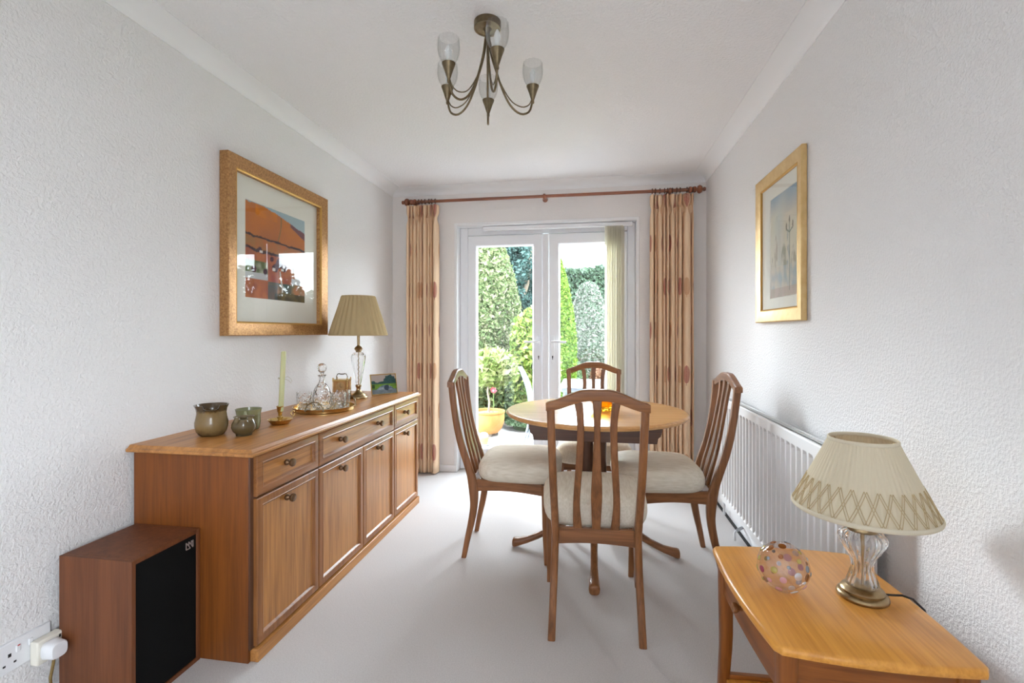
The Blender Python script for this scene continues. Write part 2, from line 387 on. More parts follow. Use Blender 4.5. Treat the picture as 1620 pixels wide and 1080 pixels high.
# ------------------------------------------------------------------ room shell
XL, XR, YB, ZC = -1.69, .885, 3.954, 2.40
DX0, DX1, DZ = -1.122, .362, 2.079        # door opening
YR = -3.2
B(XL-.2, XR+.2, YR-.25, YB+.3, -.25, 0).build('floor', CARPET, kind='structure', smooth=0)
B(XL-.2, XR+.2, YR-.25, YB+.3, ZC, ZC+.25).build('ceiling', CEIL, kind='structure', smooth=0)
B(XL-.25, XL, YR-.25, YB+.3, 0, ZC).build('wall_left', WALL, kind='structure', smooth=0)
m = MB(); m.box(XR, XR+.25, YR-.25, -3.0, 0, ZC).box(XR, XR+.25, -1.0, YB+.3, 0, ZC).box(XR, XR+.25, -3.0, -1.0, 2.1, ZC).box(XR, XR+.25, -3.0, -1.0, 0, .75)
m.build('wall_right', WALL, kind='structure', smooth=0)
m = MB(); m.box(XL, DX0, YB, YB+.3, 0, ZC).box(DX1, XR, YB, YB+.3, 0, ZC).box(DX0, DX1, YB, YB+.3, DZ, ZC)
m.build('wall_back', BACKW, kind='structure', smooth=0)
B(XL, XR, YR-.25, YR, 0, ZC).build('wall_rear', WALL, kind='structure', smooth=0)
m = MB()
for y in (-3.0, -2.03, -1.06): m.box(XR+.08, XR+.14, y, y+.06, .75, 2.1)
m.box(XR+.08, XR+.14, -3.0, -1.0, .75, .81).box(XR+.08, XR+.14, -3.0, -1.0, 2.04, 2.1)
m.build('fill_window_1', UPVC, kind='structure', bevel=.004)  # unseen window, added behind the camera and sized for fill light
# coving
def cove(name, pts):
    """pts: wall-line corner points with inward normals"""
    m = MB()
    for (a, b, n) in pts:
        secs = []
        for p in (a, b):
            q = [(p[0], p[1], ZC+.01), (p[0], p[1], ZC-.058), (p[0]+n[0]*.006, p[1]+n[1]*.006, ZC-.058)]
            for k in range(9):
                t = k/8*PI/2
                q.append((p[0]+n[0]*(.008+.092*(1-math.cos(t))), p[1]+n[1]*(.008+.092*(1-math.cos(t))), ZC-.054+.05*math.sin(t)))
            q += [(p[0]+n[0]*.102, p[1]+n[1]*.102, ZC-.004), (p[0]+n[0]*.102, p[1]+n[1]*.102, ZC+.01)]
            secs.append(q)
        m.loft(secs)
    m.build(name, COVE, kind='structure', smooth=50)
cove('trim_1', [((XL, YR), (XL, YB), (1, 0))]); cove('trim_2', [((XR, YR), (XR, YB), (-1, 0))]); cove('trim_3', [((XL, YB), (XR, YB), (0, -1))])
# skirting
m = MB(); m.box(XL, DX0, YB-.012, YB, 0, .055).box(DX1, XR, YB-.012, YB, 0, .055); m.build('baseboard_back', SKIRT, kind='structure', bevel=.003)
B(XR-.02, XR, YR, YB-.012, .006, .10).build('baseboard_right', SKIRT, kind='structure', bevel=.004)
B(XL, XL+.012, YR, YB-.012, 0, .06).build('baseboard_left', SKIRT, kind='structure', bevel=.003)
B(XR-.034, XR-.02, YR, YB-.012, 0, .008).build('trim_4', GAP, kind='structure')
# reveal lining and door frame
FY = 4.05
m = MB(); m.box(DX0-.018, DX0+.006, YB-.004, FY+.02, 0, DZ+.018).box(DX1-.006, DX1+.018, YB-.004, FY+.02, 0, DZ+.018).box(DX0, DX1, YB-.004, FY+.02, DZ-.006, DZ+.018)
m.build('trim_5', SKIRT, kind='structure', bevel=.003)
LX0, LX1, MX, RX0, RX1 = -1.046, -.397, (-.397, -.352), -.352, .292
m = MB(); m.box(DX0+.006, LX0, FY, FY+.07, .03, DZ-.006).box(RX1, DX1-.006, FY, FY+.07, .03, DZ-.006).box(LX0, RX1, FY, FY+.07, 2.006, DZ-.006).box(DX0+.006, DX1-.006, FY-.005, FY+.09, 0, .075)
m.build('trim_6', UPVC, kind='structure', bevel=.006)
def leaf(name, x0, x1, gx0, gx1, hinge_right):
    z0, z1, g0, g1 = .08, 2.002, .19, 1.91
    y0, y1 = FY-.012, FY+.055
    m = MB()
    def R(a, b, c, d, y): return [(a, y, c), (b, y, c), (b, y, d), (a, y, d)]
    m.loft([R(gx0+.002, gx1-.002, g0+.002, g1-.002, y1-.02), R(x0, x1, z0, z1, y1-.02), R(x0, x1, z0, z1, y0+.006), R(x0+.006, x1-.006, z0+.006, z1-.006, y0), R(gx0-.022, gx1+.022, g0-.022, g1+.022, y0), R(gx0-.008, gx1+.008, g0-.008, g1+.008, y0+.006), R(gx0, gx1, g0, g1, y0+.022)], caps=False, ring=True)
    d = m.build(name, UPVC, kind='structure', smooth=25)
    B(gx0-.004, gx1+.004, FY+.022, FY+.028, g0-.004, g1+.004).build('glass_pane', PANE, d, smooth=0)
    hx = x1-.036 if not hinge_right else x0+.036
    s = -1 if not hinge_right else 1
    h = MB(); h.box(hx-.013, hx+.013, y0-.008, y0, 1.02-.10, 1.02+.13); hp = h.build('handle_plate', UPVC, d, bevel=.006, seg=3)
    h = MB(); h.tube([(hx, y0, 1.10), (hx, y0-.05, 1.10), (hx+s*.012, y0-.056, 1.10), (hx+s*.115, y0-.056, 1.097)], [.011, .010, .0095, .008], 12); h.build('lever', UPVC, hp, smooth=60)
    h = MB(); h.box(hx-.005, hx+.005, y0-.0095, y0-.0075, .965, .982).box(hx-.003, hx+.003, y0-.0095, y0-.0075, .950, .97); h.build('keyhole', BLACKP, hp)
    return d
leaf('door_1', LX0, LX1, -.966, -.486, False)
leaf('door_2', RX0, RX1, -.258, .215, True)
m = MB(); m.box(MX[0]-.004, MX[1]+.004, FY-.03, FY-.013, .085, 2.0); m.build('trim_7', UPVC, kind='structure', bevel=.008, seg=3)

# ------------------------------------------------------------------ curtain pole and curtains
PY, PZ, PR = 3.865, 2.267, .0125
pole = thing('curtain_pole', 'reddish wooden curtain pole with ball finials above the glazed doors', 'curtain pole', (-.35, PY, PZ))
RX = Matrix.Rotation(PI/2, 4, 'Y')
MB().lathe([(PR, -1.525), (PR, .815)], 20, (0, PY, PZ), RX).build('pole', POLEW['x'], pole)
fin = [(0, 0), (.014, .001), (.022, .008), (.024, .016), (.021, .026), (.013, .031), (.013, .034), (.021, .039), (.024, .048), (.021, .057), (.012, .062), (.012, .064), (.025, .069), (.032, .080), (.032, .088), (.025, .100), (.012, .106), (.010, .108), (.015, .112), (.0165, .119), (.013, .128), (0, .132)]
for s, x in ((-1, -1.44), (1, .732)):
    M_ = Matrix.Rotation(s*PI/2, 4, 'Y'); sc_ = 1.0
    MB().lathe([(r*1.0, z*1.0) for r, z in fin], 20, (x, PY, PZ), M_).build('finial', POLEW['x'], pole)
for x in (-1.478, -.37, .60):
    mm = MB().lathe([(0, -.012), (.018, -.010), (.022, 0), (.018, .010), (0, .012)], 16, (x, PY, PZ), RX)
    mm.tube([(x, PY+.01, PZ-.004), (x, PY+.05, PZ-.004), (x, YB, PZ-.004)], [.012, .009, .022], 12)
    mm.build('bracket', POLEW['y'], pole)

RINGW = plain('dark_ring_wood', (.09, .03, .016), .3)
def curtain(x0, x1, folds, label, gapf=None):
    t = thing('curtain', label, 'curtain', ((x0+x1)/2, PY, .012), 'leaf print curtains beside the glazed doors')
    cols = folds*18+1; zs = list(np.concatenate([np.linspace(.012, 1.9, 26), np.linspace(1.96, 2.236, 16)]))
    z1 = 2.236
    wid = np.array([1+.35*math.sin(i*2.3+x0*7)+.18*math.sin(i*4.1) for i in range(folds)])
    if gapf is not None: wid[gapf] *= 1.7
    wid = wid/wid.sum(); st = np.concatenate([[0], np.cumsum(wid)])
    amp = np.array([.8+.3*math.sin(i*1.7+1) for i in range(folds)])
    V = np.zeros((len(zs), cols, 3)); U = np.zeros((len(zs), cols))
    for a, z in enumerate(zs):
        for c in range(cols):
            i = min(c//18, folds-1); ph = (c-18*i)/18
            xc = x0+(x1-x0)*(st[i]+wid[i]*ph)
            mid = x0+(x1-x0)*(st[i]+wid[i]*.5)
            pin = math.exp(-((z-2.125)/.035)**2)
            sag = math.exp(-((z-2.06)/.09)**2)*.35
            top = max(0, (z-2.14)/.1)
            A = .058*amp[i]*(1-.45*pin)*(1-.25*top)
            yy = PY+.003 - A*math.sin(PI*ph)**1.0*2*.62 + A*.62
            # fold roundness: fabric swells into a loop
            xx = xc + .30*wid[i]*(x1-x0)*math.sin(TAU*ph)*(-.38)*(1-pin) + (mid-xc)*(.62*pin+.25*sag)
            if 0 < c < cols-1:
                xx += .004*math.sin(z*3.1+i*2)*(1-z/2.3); yy += .004*math.sin(z*2.3+i*1.3)*(1-z/2.3)
            V[a, c] = (xx, yy, z)
    seg = np.hypot(np.diff(V[4, :, 0]), np.diff(V[4, :, 1])); u = np.concatenate([[0], np.cumsum(seg)])+x0
    vs = V.reshape(-1, 3); fs = []
    for a in range(len(zs)-1):
        for c in range(cols-1): fs.append((a*cols+c, a*cols+c+1, (a+1)*cols+c+1, (a+1)*cols+c))
    m = MB().add(vs, fs); uv = [(u[k % cols], zs[k//cols]) for k in range(len(vs))]
    cl = m.build('cloth', CURT, t, smooth=80, uv=uv, recalc=False)
    sm = cl.modifiers.new('thick', 'SOLIDIFY'); sm.thickness = .0015
    for i in range(folds):
        xm = x0+(x1-x0)*(st[i]+wid[i]*.5)
        q = [(xm+.0015*math.sin(k), PY+.0165*math.sin(k*TAU/16), PZ+.0165*math.cos(k*TAU/16)) for k in range(16)]
        r = MB(); secs = []
        for k in range(16):
            a = TAU*k/16
            secs.append([(xm+.0036*math.cos(b), PY+(.0185+.0036*math.sin(b))*math.sin(a), PZ+(.0185+.0036*math.sin(b))*math.cos(a)) for b in [TAU*j/6 for j in range(6)]])
        r.loft(secs, ring=True); r.build('ring', RINGW, t, smooth=60)
    return t
curtain(-1.530, -1.255, 9, 'full length leaf print curtain at the left of the glazed doors, behind the sideboard')
curtain(.452, .775, 10, 'full length leaf print curtain at the right of the glazed doors, behind the table', gapf=8)

# vertical blind stacked at the right door
bl = thing('vertical_blind', 'cream vertical blind drawn into a stack at the right door', 'blind', (.2, 3.99, .10))
B(-.9, .33, 3.985, 4.015, 2.035, 2.068).build('head_rail', UPVC, bl, bevel=.003)
for i in range(12):
    x = .118+i*.0125; a = math.radians(76+5*math.sin(i*2.1)); dx, dy = math.cos(a)*.038, math.sin(a)*.038
    y = 3.995; m = MB(); secs = []
    for z in (.11, 2.036):
        secs.append([(x-dx, y-dy, z), (x+.004, y, z), (x+dx, y+dy, z), (x+dx+.001, y+dy, z), (x+.005, y, z), (x-dx+.001, y-dy, z)])
    m.loft(secs); m.build('slat', BLINDF, bl, smooth=30)

# ------------------------------------------------------------------ radiator
rad = thing('radiator', 'white ribbed panel radiator on the right wall', 'radiator', (.83, 2.4, .14))
ry0, ry1, rz0, rz1, rx = 1.62, 3.20, .14, .775, .80
pitch = .0526; nfl = int((ry1-ry0-.03)/pitch); ys = [ry0]; ds = [0]
st0 = ry0+(ry1-ry0-nfl*pitch)/2
for i in range(nfl):
    for fr, d in ((.12, 0), (.26, 1), (.74, 1), (.88, 0)): ys.append(st0+(i+fr)*pitch); ds.append(d)
ys.append(ry1); ds.append(0)
ds = [1.35*d for d in ds]
zz = [(rz0, 0), (rz0+.035, 0), (rz0+.052, 1), (rz1-.062, 1), (rz1-.045, 0), (rz1-.006, 0), (rz1, 0)]
secs = []
for k, (z, h) in enumerate(zz):
    secs.append([(rx+(.006 if k == len(zz)-1 else 0)+.012*d*h, y, z) for y, d in zip(ys, ds)])
m = MB(); m.loft(secs, closed=False, caps=False); m.build('front_panel', RADW, rad, smooth=20)
B(rx+.013, rx+.02, ry0, ry1, rz0, rz1).build('back_panel', RADW, rad)
for ya in (ry0+.002, ry1-.006): B(rx+.02, XR-.03, ya, ya+.004, rz0, rz1-.009).build('side_panel', RADW, rad)
m = MB()
for i in range(60):
    y = ry0+.02+i*(ry1-ry0-.04)/60; m.box(rx+.02, XR-.03, y, y+.012, rz1-.006, rz1-.003)
m.box(rx+.004, rx+.02, ry0, ry1, rz1-.008, rz1).box(XR-.034, XR-.03, ry0, ry1, rz1-.008, rz1); m.build('top_grille', RADW, rad)
m = MB(); m.tube([(.835, ry1+.05, .02), (.835, ry1+.05, .17), (.835, ry1, .17)], .0075, 10).lathe([(.0, .17), (.013, .175), (.013, .215), (.011, .225), (0, .226)], 14, (.835, ry1+.05, 0)); m.build('valve', WHITEP, rad, smooth=60)
m = MB(); m.tube([(.84, 1.0, .12), (.84, 3.24, .12)], .006, 8).box(.835, XR-.03, 2.95, 2.97, .1, .14); m.build('bracket', RADW, rad, smooth=60)
ds_ = thing('door_stop', 'small grey metal stop on the skirting under the radiator', 'door stop', (.86, 2.93, .05))
m = MB(); m.tube([(XR-.02, 2.96, .058), (.81, 2.90, .058)], .0085, 10); m.build('stem', plain('grey_metal', (.4, .41, .43), .4, .6), ds_, smooth=60)
m = MB(); m.tube([(.81, 2.90, .058), (.80, 2.892, .05), (.80, 2.892, .006)], .006, 10); m.build('tip', WHITEP, ds_, smooth=60)

# ------------------------------------------------------------------ sideboard
SY0, SY1, SX0, SXF, ST = 1.545, 3.205, -1.675, -1.18, .763
sb = thing('sideboard', 'long teak sideboard along the left wall with four doors and three drawers', 'sideboard', (-1.43, 2.37, 0))
for ya in (SY0, SY1-.018): B(SX0, -1.203, ya, ya+.018, 0, .74).build('side_panel', TEAKS_SHADED['z'], sb, bevel=.0015)
m = MB(); m.box(SX0+.01, -1.205, SY0+.018, SY1-.018, .05, .735); m.build('carcass', DARKW['y'], sb)
# top with moulded edge
def rect(x0, x1, y0, y1, z): return [(x0, y0, z), (x1, y0, z), (x1, y1, z), (x0, y1, z)]
e = [(.0, .7385), (.016, .7385), (.019, .741), (.019, .748), (.016, .751), (.012, .752), (.006, .758), (.003, .7625), (.0, .763)]
m = MB(); m.loft([rect(XL+.003, -1.189+d, SY0-.002-d, SY1+.002+d, z) for d, z in e]); m.build('top', TEAKP['y'], sb, smooth=25)
B(-1.24, -1.172, SY0+.012, SY1-.004, 0, .046).build('plinth', TEAKP['y'], sb, bevel=.003)
B(-1.21, -1.196, SY0+.002, SY1-.002, .046, .7385).build('face_frame', DARKW['z'], sb)
def front(kind, y0, y1, z0, z1, knobs, fw=.036):
    g = .003; y0 += g; y1 -= g; xb, xf = -1.196, SXF
    def R(d, x): return [(x, y0+d, z0+d), (x, y1-d, z0+d), (x, y1-d, z1-d), (x, y0+d, z1-d)]
    m = MB(); m.loft([R(0, xb), R(0, xf-.004), R(.003, xf-.001), R(.008, xf), R(fw-.010, xf), R(fw-.008, xf+.0015), R(fw-.004, xf), R(fw, xf-.006), R(fw+.002, xf-.009), R(fw+.002, xb)], caps=False, ring=True)
    d = m.build(kind, TEAKD['z'] if kind == 'door' else TEAKD['y'], sb, smooth=20)
    m = MB(); m.loft([R(fw+.001, xb+.001), R(fw+.001, xf-.009)]); m.build('panel', TEAKP['z'] if kind == 'door' else TEAKP['y'], d, smooth=0)
    for y, z in knobs:
        k = MB().lathe([(.0, 0), (.0075, .0005), (.0115, .004), (.0125, .010), (.0105, .015), (.0055, .019), (.0055, .021), (.012, .025), (.0155, .029), (.0165, .034), (.0145, .039), (0, .041)], 16, (xf-.009, y, z), Matrix.Rotation(PI/2, 4, 'Y'))
        k.build('knob', BRONZE, d, smooth=60)
D = [SY0+.016, 1.962, 2.382, 2.788, SY1-.006]
front('drawer', D[0], D[1], .588, .734, [(1.735, .668)])
front('drawer', D[1], D[3], .588, .734, [(2.150, .668), (2.560, .668)])
front('drawer', D[3], D[4], .588, .734, [(2.958, .666)])
for i, ky in enumerate((1.737, 2.152, 2.563, 2.958)): front('door', D[i], D[i+1], .052, .580, [(ky, .530)])

# ------------------------------------------------------------------ speaker, socket
sp_ = thing('loudspeaker', 'teak cased loudspeaker with black cloth front standing on the carpet beside the sideboard', 'loudspeaker', (-1.52, 1.4, 0))
x0, x1, y0, y1, h = -1.66, -1.393, 1.278, 1.542, .473
m = MB(); t_ = .014
m.box(x0, x1, y0, y0+t_, 0, h).box(x0, x1, y1-t_, y1, 0, h).box(x0, x1, y0+t_, y1-t_, h-t_, h).box(x0, x1, y0+t_, y1-t_, 0, t_).box(x0, x0+.01, y0+t_, y1-t_, t_, h-t_)
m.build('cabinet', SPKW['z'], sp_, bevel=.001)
B(x0+.02, x1-.004, y0+t_, y1-t_, t_, h-t_).build('grille', GRILLE, sp_, bevel=.002)
m = MB()   # zigzag badge
bx = x1-.003
def bar(m, ya, za, yb, zb, wd=.0022):
    d = Vector((0, yb-ya, zb-za)); d.normalize(); n = Vector((0, -d.z, d.y))*wd
    q = [(ya+n.y, za+n.z), (yb+n.y, zb+n.z), (yb-n.y, zb-n.z), (ya-n.y, za-n.z)]
    m.prism(q, 'x', bx-.001, bx+.0012)
yc, zc = 1.498, .430
for a in ((-.014, .012, -.014, -.012), (-.014, .012, -.003, -.002), (-.003, .012, -.003, -.002), (-.014, -.012, .003, -.012), (-.003, .012, .008, -.002), (.008, .012, .008, -.002), (.008, .012, .015, .004), (.015, .012, .015, -.012), (-.003, -.002, .003, -.012), (.008, -.002, .014, -.012)):
    bar(m, yc+a[0], zc+a[1], yc+a[2], zc+a[3], .0013)
m.build('badge', LOGO, sp_)
so = thing('wall_socket', 'white double wall socket low on the left wall', 'socket', (XL, 1.197, .225))
B(XL-.001, XL+.010, 1.124, 1.270, .184, .270).build('plate', WHITEP, so, bevel=.003)
m = MB()
for yc in (1.160, ):
    m.box(XL+.0095, XL+.0105, yc-.004, yc+.004, .228, .238).box(XL+.0095, XL+.0105, yc-.017, yc-.010, .205, .2105).box(XL+.0095, XL+.0105, yc+.010, yc+.017, .205, .2105)
m.build('pin_hole', BLACKP, so)
for yc in (1.181, 1.213):
    B(XL+.009, XL+.0135, yc-.006, yc+.006, .232, .252).build('switch', WHITEP, so, bevel=.002)
B(XL+.0128, XL+.0138, 1.178, 1.184, .2495, .2525).build('indicator', plain('red_mark', (.6, .03, .02), .5), so)
ad = thing('plug_adaptor', 'cream square plug adaptor pushed into the white wall socket', 'adaptor', (XL+.01, 1.245, .205))
m = MB(); m.box(XL+.0115, XL+.040, 1.210, 1.284, .168, .240); m.build('body', CREAMP, ad, bevel=.004)
B(XL+.0395, XL+.041, 1.270, 1.276, .222, .231).build('slot', BLACKP, ad)
pg = thing('mains_plug', 'rounded white mains plug in the cream adaptor', 'plug', (XL+.04, 1.245, .205))
m = MB()
def plugsec(x, s): return [(x, 1.242+s*.027*math.copysign(abs(math.cos(a))**.6, math.cos(a)), .205+s*.027*math.copysign(abs(math.sin(a))**.6, math.sin(a))) for a in [TAU*k/28 for k in range(28)]]
m.loft([plugsec(XL+.0405, .9), plugsec(XL+.046, 1), plugsec(XL+.055, .92), plugsec(XL+.076, .88), plugsec(XL+.081, .80), plugsec(XL+.082, .5)]); m.build('body', WHITEP, pg, smooth=50)
m = MB(); m.tube([(XL+.058, 1.243, .182), (XL+.058, 1.240, .16), (XL+.053, 1.236, .12), (XL+.05, 1.24, .06), (XL+.06, 1.23, .006), (XL+.05, 1.18, .0055)], .0042, 10); m.build('cable', plain('brown_cable', (.20, .13, .04), .4), pg, smooth=60)

# ------------------------------------------------------------------ dining table
TX, TY, TZ = .022, 2.675, .757
tb = thing('dining_table', 'round teak pedestal dining table in front of the glazed doors', 'table', (TX, TY, 0))
R_ = .485
MB().lathe([(0, TZ-.026), (R_-.03, TZ-.026), (R_-.012, TZ-.0245), (R_-.006, TZ-.021), (R_-.005, TZ-.018), (R_-.001, TZ-.014), (R_, TZ-.009), (R_-.003, TZ-.004), (R_-.009, TZ-.001), (R_-.014, TZ), (0, TZ)], 96, (TX, TY, 0)).build('tabletop', TABLEW['x'], tb, smooth=35)
BX, BY = .015, 2.63
for s in (-1, 1):
    y = BY+s*.205; ends = []
    z1_, z0_ = TZ-.0265, .638
    poly = [(-.325, z1_), (.325, z1_), (.325, z1_-.03), (.318, z1_-.055), (.305, z1_-.066), (.300, z0_), (-.300, z0_), (-.305, z1_-.066), (-.318, z1_-.055), (-.325, z1_-.03)]
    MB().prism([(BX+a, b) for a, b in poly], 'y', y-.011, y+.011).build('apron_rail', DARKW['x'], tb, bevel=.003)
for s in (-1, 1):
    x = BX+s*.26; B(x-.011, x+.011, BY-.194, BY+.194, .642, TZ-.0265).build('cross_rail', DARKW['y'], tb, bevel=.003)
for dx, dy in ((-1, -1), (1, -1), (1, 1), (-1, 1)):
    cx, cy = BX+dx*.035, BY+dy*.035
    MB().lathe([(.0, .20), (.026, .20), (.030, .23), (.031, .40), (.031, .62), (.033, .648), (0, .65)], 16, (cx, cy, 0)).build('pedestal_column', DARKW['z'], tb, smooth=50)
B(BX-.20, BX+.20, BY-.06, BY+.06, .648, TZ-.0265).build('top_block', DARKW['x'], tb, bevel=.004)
MB().lathe([(0, .155), (.05, .155), (.058, .175), (.058, .225), (.05, .235), (0, .235)], 24, (BX, BY, 0)).build('hub', CHAIRW['z'], tb, smooth=40)
for k in range(4):
    a = -PI/2+k*PI/2; d = Vector((math.cos(a), math.sin(a), 0)); n = Vector((-d.y, d.x, 0)); secs = []
    for r, zc, hh, ww in ((.03, .200, .036, .022), (.09, .192, .034, .021), (.16, .158, .027, .019), (.23, .112, .021, .017), (.30, .070, .018, .017), (.36, .044, .018, .020), (.405, .031, .021, .024), (.428, .026, .0245, .0255), (.438, .025, .022, .024), (.441, .024, .016, .019)):
        c = Vector((BX, BY, zc))+d*r
        secs.append([tuple(c+n*ww*math.copysign(abs(math.cos(t))**.7, math.cos(t))+Vector((0, 0, 1))*hh*math.copysign(abs(math.sin(t))**.7, math.sin(t))) for t in [TAU*j/16 for j in range(16)]])
    MB().loft(secs).build('foot', CHAIRW['x' if k % 2 else 'y'], tb, smooth=60)

# ------------------------------------------------------------------ chairs (local: faces +y, origin between rear feet)
def build_chair():
    t = thing('dining_chair', '', 'chair', (0, 0, 0))
    prof = [(0, -.004, .013), (.10, .016, .0155), (.18, .034, .018), (.27, .048, .020), (.345, .046, .025), (.395, .040, .026), (.43, .030, .0215), (.50, .008, .020), (.58, -.018, .019), (.67, -.040, .0175), (.76, -.055, .0165), (.85, -.066, .0165), (.922, -.073, .0175)]
    W = CHAIRW
    def hx(z): return float(np.interp(z, [0, .40, .60, .922], [.171, .157, .163, .171]))
    for s in (-1, 1):
        secs = []
        for z in np.linspace(0, .915, 40):
            y, hw = smoothtab(z, prof); x = s*hx(z); wx = .0145
            q = []
            for a in [TAU*j/12+TAU/24 for j in range(12)]:
                q.append((x+wx*math.copysign(abs(math.cos(a))**.45, math.cos(a)), y+hw*math.copysign(abs(math.sin(a))**.45, math.sin(a)), z))
            secs.append(q)
        MB().loft(secs).build('leg', W['z'], t, smooth=55)
        secs = []
        for z in np.linspace(0, .40, 10):
            x = s*float(np.interp(z, [0, .4], [.203, .196])); y = float(np.interp(z, [0, .15, .4], [.432, .426, .424])); h_ = float(np.interp(z, [0, .3, .4], [.0125, .0185, .020]))
            secs.append([(x+h_*math.copysign(abs(math.cos(a))**.4, math.cos(a)), y+h_*math.copysign(abs(math.sin(a))**.4, math.sin(a)), z) for a in [TAU*j/12+TAU/24 for j in range(12)]])
        MB().loft(secs).build('leg', W['z'], t, smooth=55)
        # side rail, gently arched underneath
        m = MB(); secs = []
        for k in range(9):
            u = k/8; x = s*(.157+(.196-.157)*u); y = .055+(.41-.055)*u; zb = .345+.012*math.sin(PI*u)
            secs.append([(x-.010, y, zb), (x+.010, y, zb), (x+.010, y, .408), (x-.010, y, .408)])
        m.loft(secs).build('side_rail', W['y'], t, bevel=.002)
    for y, hw, nm in ((.040, .146, 'back_rail'), (.424, .180, 'front_rail')):
        m = MB(); secs = []
        for k in range(9):
            u = k/8; x = -hw+2*hw*u; zb = .355+.008*math.sin(PI*u)
            secs.append([(x, y-.011, zb), (x, y+.011, zb), (x, y+.011, .418), (x, y-.011, .418)])
        m.loft(secs).build(nm, W['x'], t, bevel=.002)
    # crest rail
    tab = [(0, .972, .930), (.05, .970, .927), (.10, .953, .912), (.135, .938, .899), (.165, .927, .892), (.187, .922, .890)]
    secs = []
    for k in range(33):
        x = -.187+.374*k/32; zt, zb = smoothtab(abs(x), tab); yc = -.074-.006*math.cos(x/.187*PI/2); th = .0165
        if abs(x) > .186: zt -= .003
        secs.append([(x, yc-th+.002, zb), (x, yc+th-.002, zb), (x, yc+th, zb+.004), (x, yc+th, zt-.005), (x, yc+th-.005, zt), (x, yc-th+.005, zt), (x, yc-th, zt-.005), (x, yc-th, zb+.004)])
    MB().loft(secs).build('crest_rail', W['x'], t, smooth=35)
    for s in (-1, 0, 1):
        secs = []
        for z in np.linspace(.405, .935 if s == 0 else .922, 26):
            y, _ = smoothtab(min(z, .915), prof); y += .004+.010*math.sin(PI*min(1, max(0, (z-.42)/.48)))
            if s:
                cx, ww = smoothtab(z, [(.40, .069, .0185), (.44, .073, .016), (.53, .0755, .013), (.68, .066, .013), (.815, .060, .013), (.88, .063, .0135), (.93, .070, .0155)]); cx *= s
            else:
                cx = 0; ww = smoothtab(z, [(.40, .0155), (.48, .0185), (.57, .021), (.69, .0155), (.80, .0118), (.87, .0135), (.94, .018)])[0]
            secs.append([(cx-ww, y-.004, z), (cx-ww+.003, y-.007, z), (cx+ww-.003, y-.007, z), (cx+ww, y-.004, z), (cx+ww, y+.004, z), (cx+ww-.003, y+.007, z), (cx-ww+.003, y+.007, z), (cx-ww, y+.004, z)])
        MB().loft(secs).build('slat', W['z'], t, smooth=40)
    # cushion
    secs = []
    for z, s in ((.400, .80), (.405, .90), (.414, .955), (.428, .985), (.446, 1), (.466, .995), (.484, .97), (.499, .925), (.511, .85), (.520, .74), (.526, .58), (.5295, .38), (.531, .16)):
        q = []
        for j in range(56):
            a = TAU*j/56; cx = math.copysign(abs(math.cos(a))**.42, math.cos(a)); sy = math.copysign(abs(math.sin(a))**.42, math.sin(a))
            y = .282+.222*sy*(s if s > .8 else s**.9); hw = .205+.033*(sy+1)/2
            x = hw*cx*s
            notch = 0
            q.append((x, y, z))
        secs.append(q)
    MB().loft(secs).build('seat', UPHOL, t, smooth=70)
    return t
proto = build_chair()
chairs = [  # x, y, rotation of +y facing, label
    (.021, 1.866, 1.5, 'teak slat-back dining chair nearest the camera, seen from behind with its back to us'),
    (-.661, 2.637, -90+2.2, 'teak slat-back dining chair at the left of the round table, nearest the sideboard'),
    (.612, 2.625, 90+2.7, 'teak slat-back dining chair at the right of the round table, beside the radiator'),
    (.017, 3.335, 180, 'teak slat-back dining chair at the far side of the round table, against the glazed doors'),
]
for i, (x, y, r, lab) in enumerate(chairs):
    o = proto if i == 0 else copy_tree(proto)
    o.location = (x, y, 0); o.rotation_euler = (0, 0, math.radians(r)); o['label'] = lab; o['group'] = 'dining chairs round the table'

# amber bowl on table
m = MB(); prof = [(0, .001), (.040, .001), (.046, .004), (.050, .012), (.062, .030), (.076, .050), (.088, .066), (.094, .076), (.090, .0765), (.083, .066), (.070, .050), (.056, .031), (.044, .016), (.0, .012)]
o = m.lathe(prof, 40, (.075, 2.66, TZ), wob=lambda a, z, r: 1+.045*math.cos(10*a)*min(1, z/.05)).build('glass_bowl', AMBER, smooth=60)
tag(solo(o, (.075, 2.66, TZ)), 'amber glass bowl in the middle of the round table', 'bowl')

# ------------------------------------------------------------------ pictures
def paint_mesh(name, P00, du, dv, W_, H_, fn, parent, n=(110, 120)):
    nu, nv = n; vs = []; fs = []; cols = []
    P00 = Vector(P00); du = Vector(du); dv = Vector(dv)
    for j in range(nv+1):
        for i in range(nu+1):
            u, v = i/nu, j/nv; vs.append(tuple(P00+du*(u*W_)+dv*(v*H_))); cols.append(fn(u, v))
    for j in range(nv):
        for i in range(nu): fs.append((j*(nu+1)+i, j*(nu+1)+i+1, (j+1)*(nu+1)+i+1, (j+1)*(nu+1)+i))
    o = MB().add(vs, fs).build(name, PAINT, parent, smooth=0, recalc=False)
    ca = o.data.color_attributes.new('Col', 'FLOAT_COLOR', 'POINT')
    ca.data.foreach_set('color', np.array([(*c, 1) for c in cols], dtype=np.float32).ravel())
    return o
def nz(u, v, s=1, o=0): return noise.noise(Vector((u*s, v*s, o*7.3)))
def lerp(a, b, t): t = max(0, min(1, t)); return tuple(x+(y-x)*t for x, y in zip(a, b))
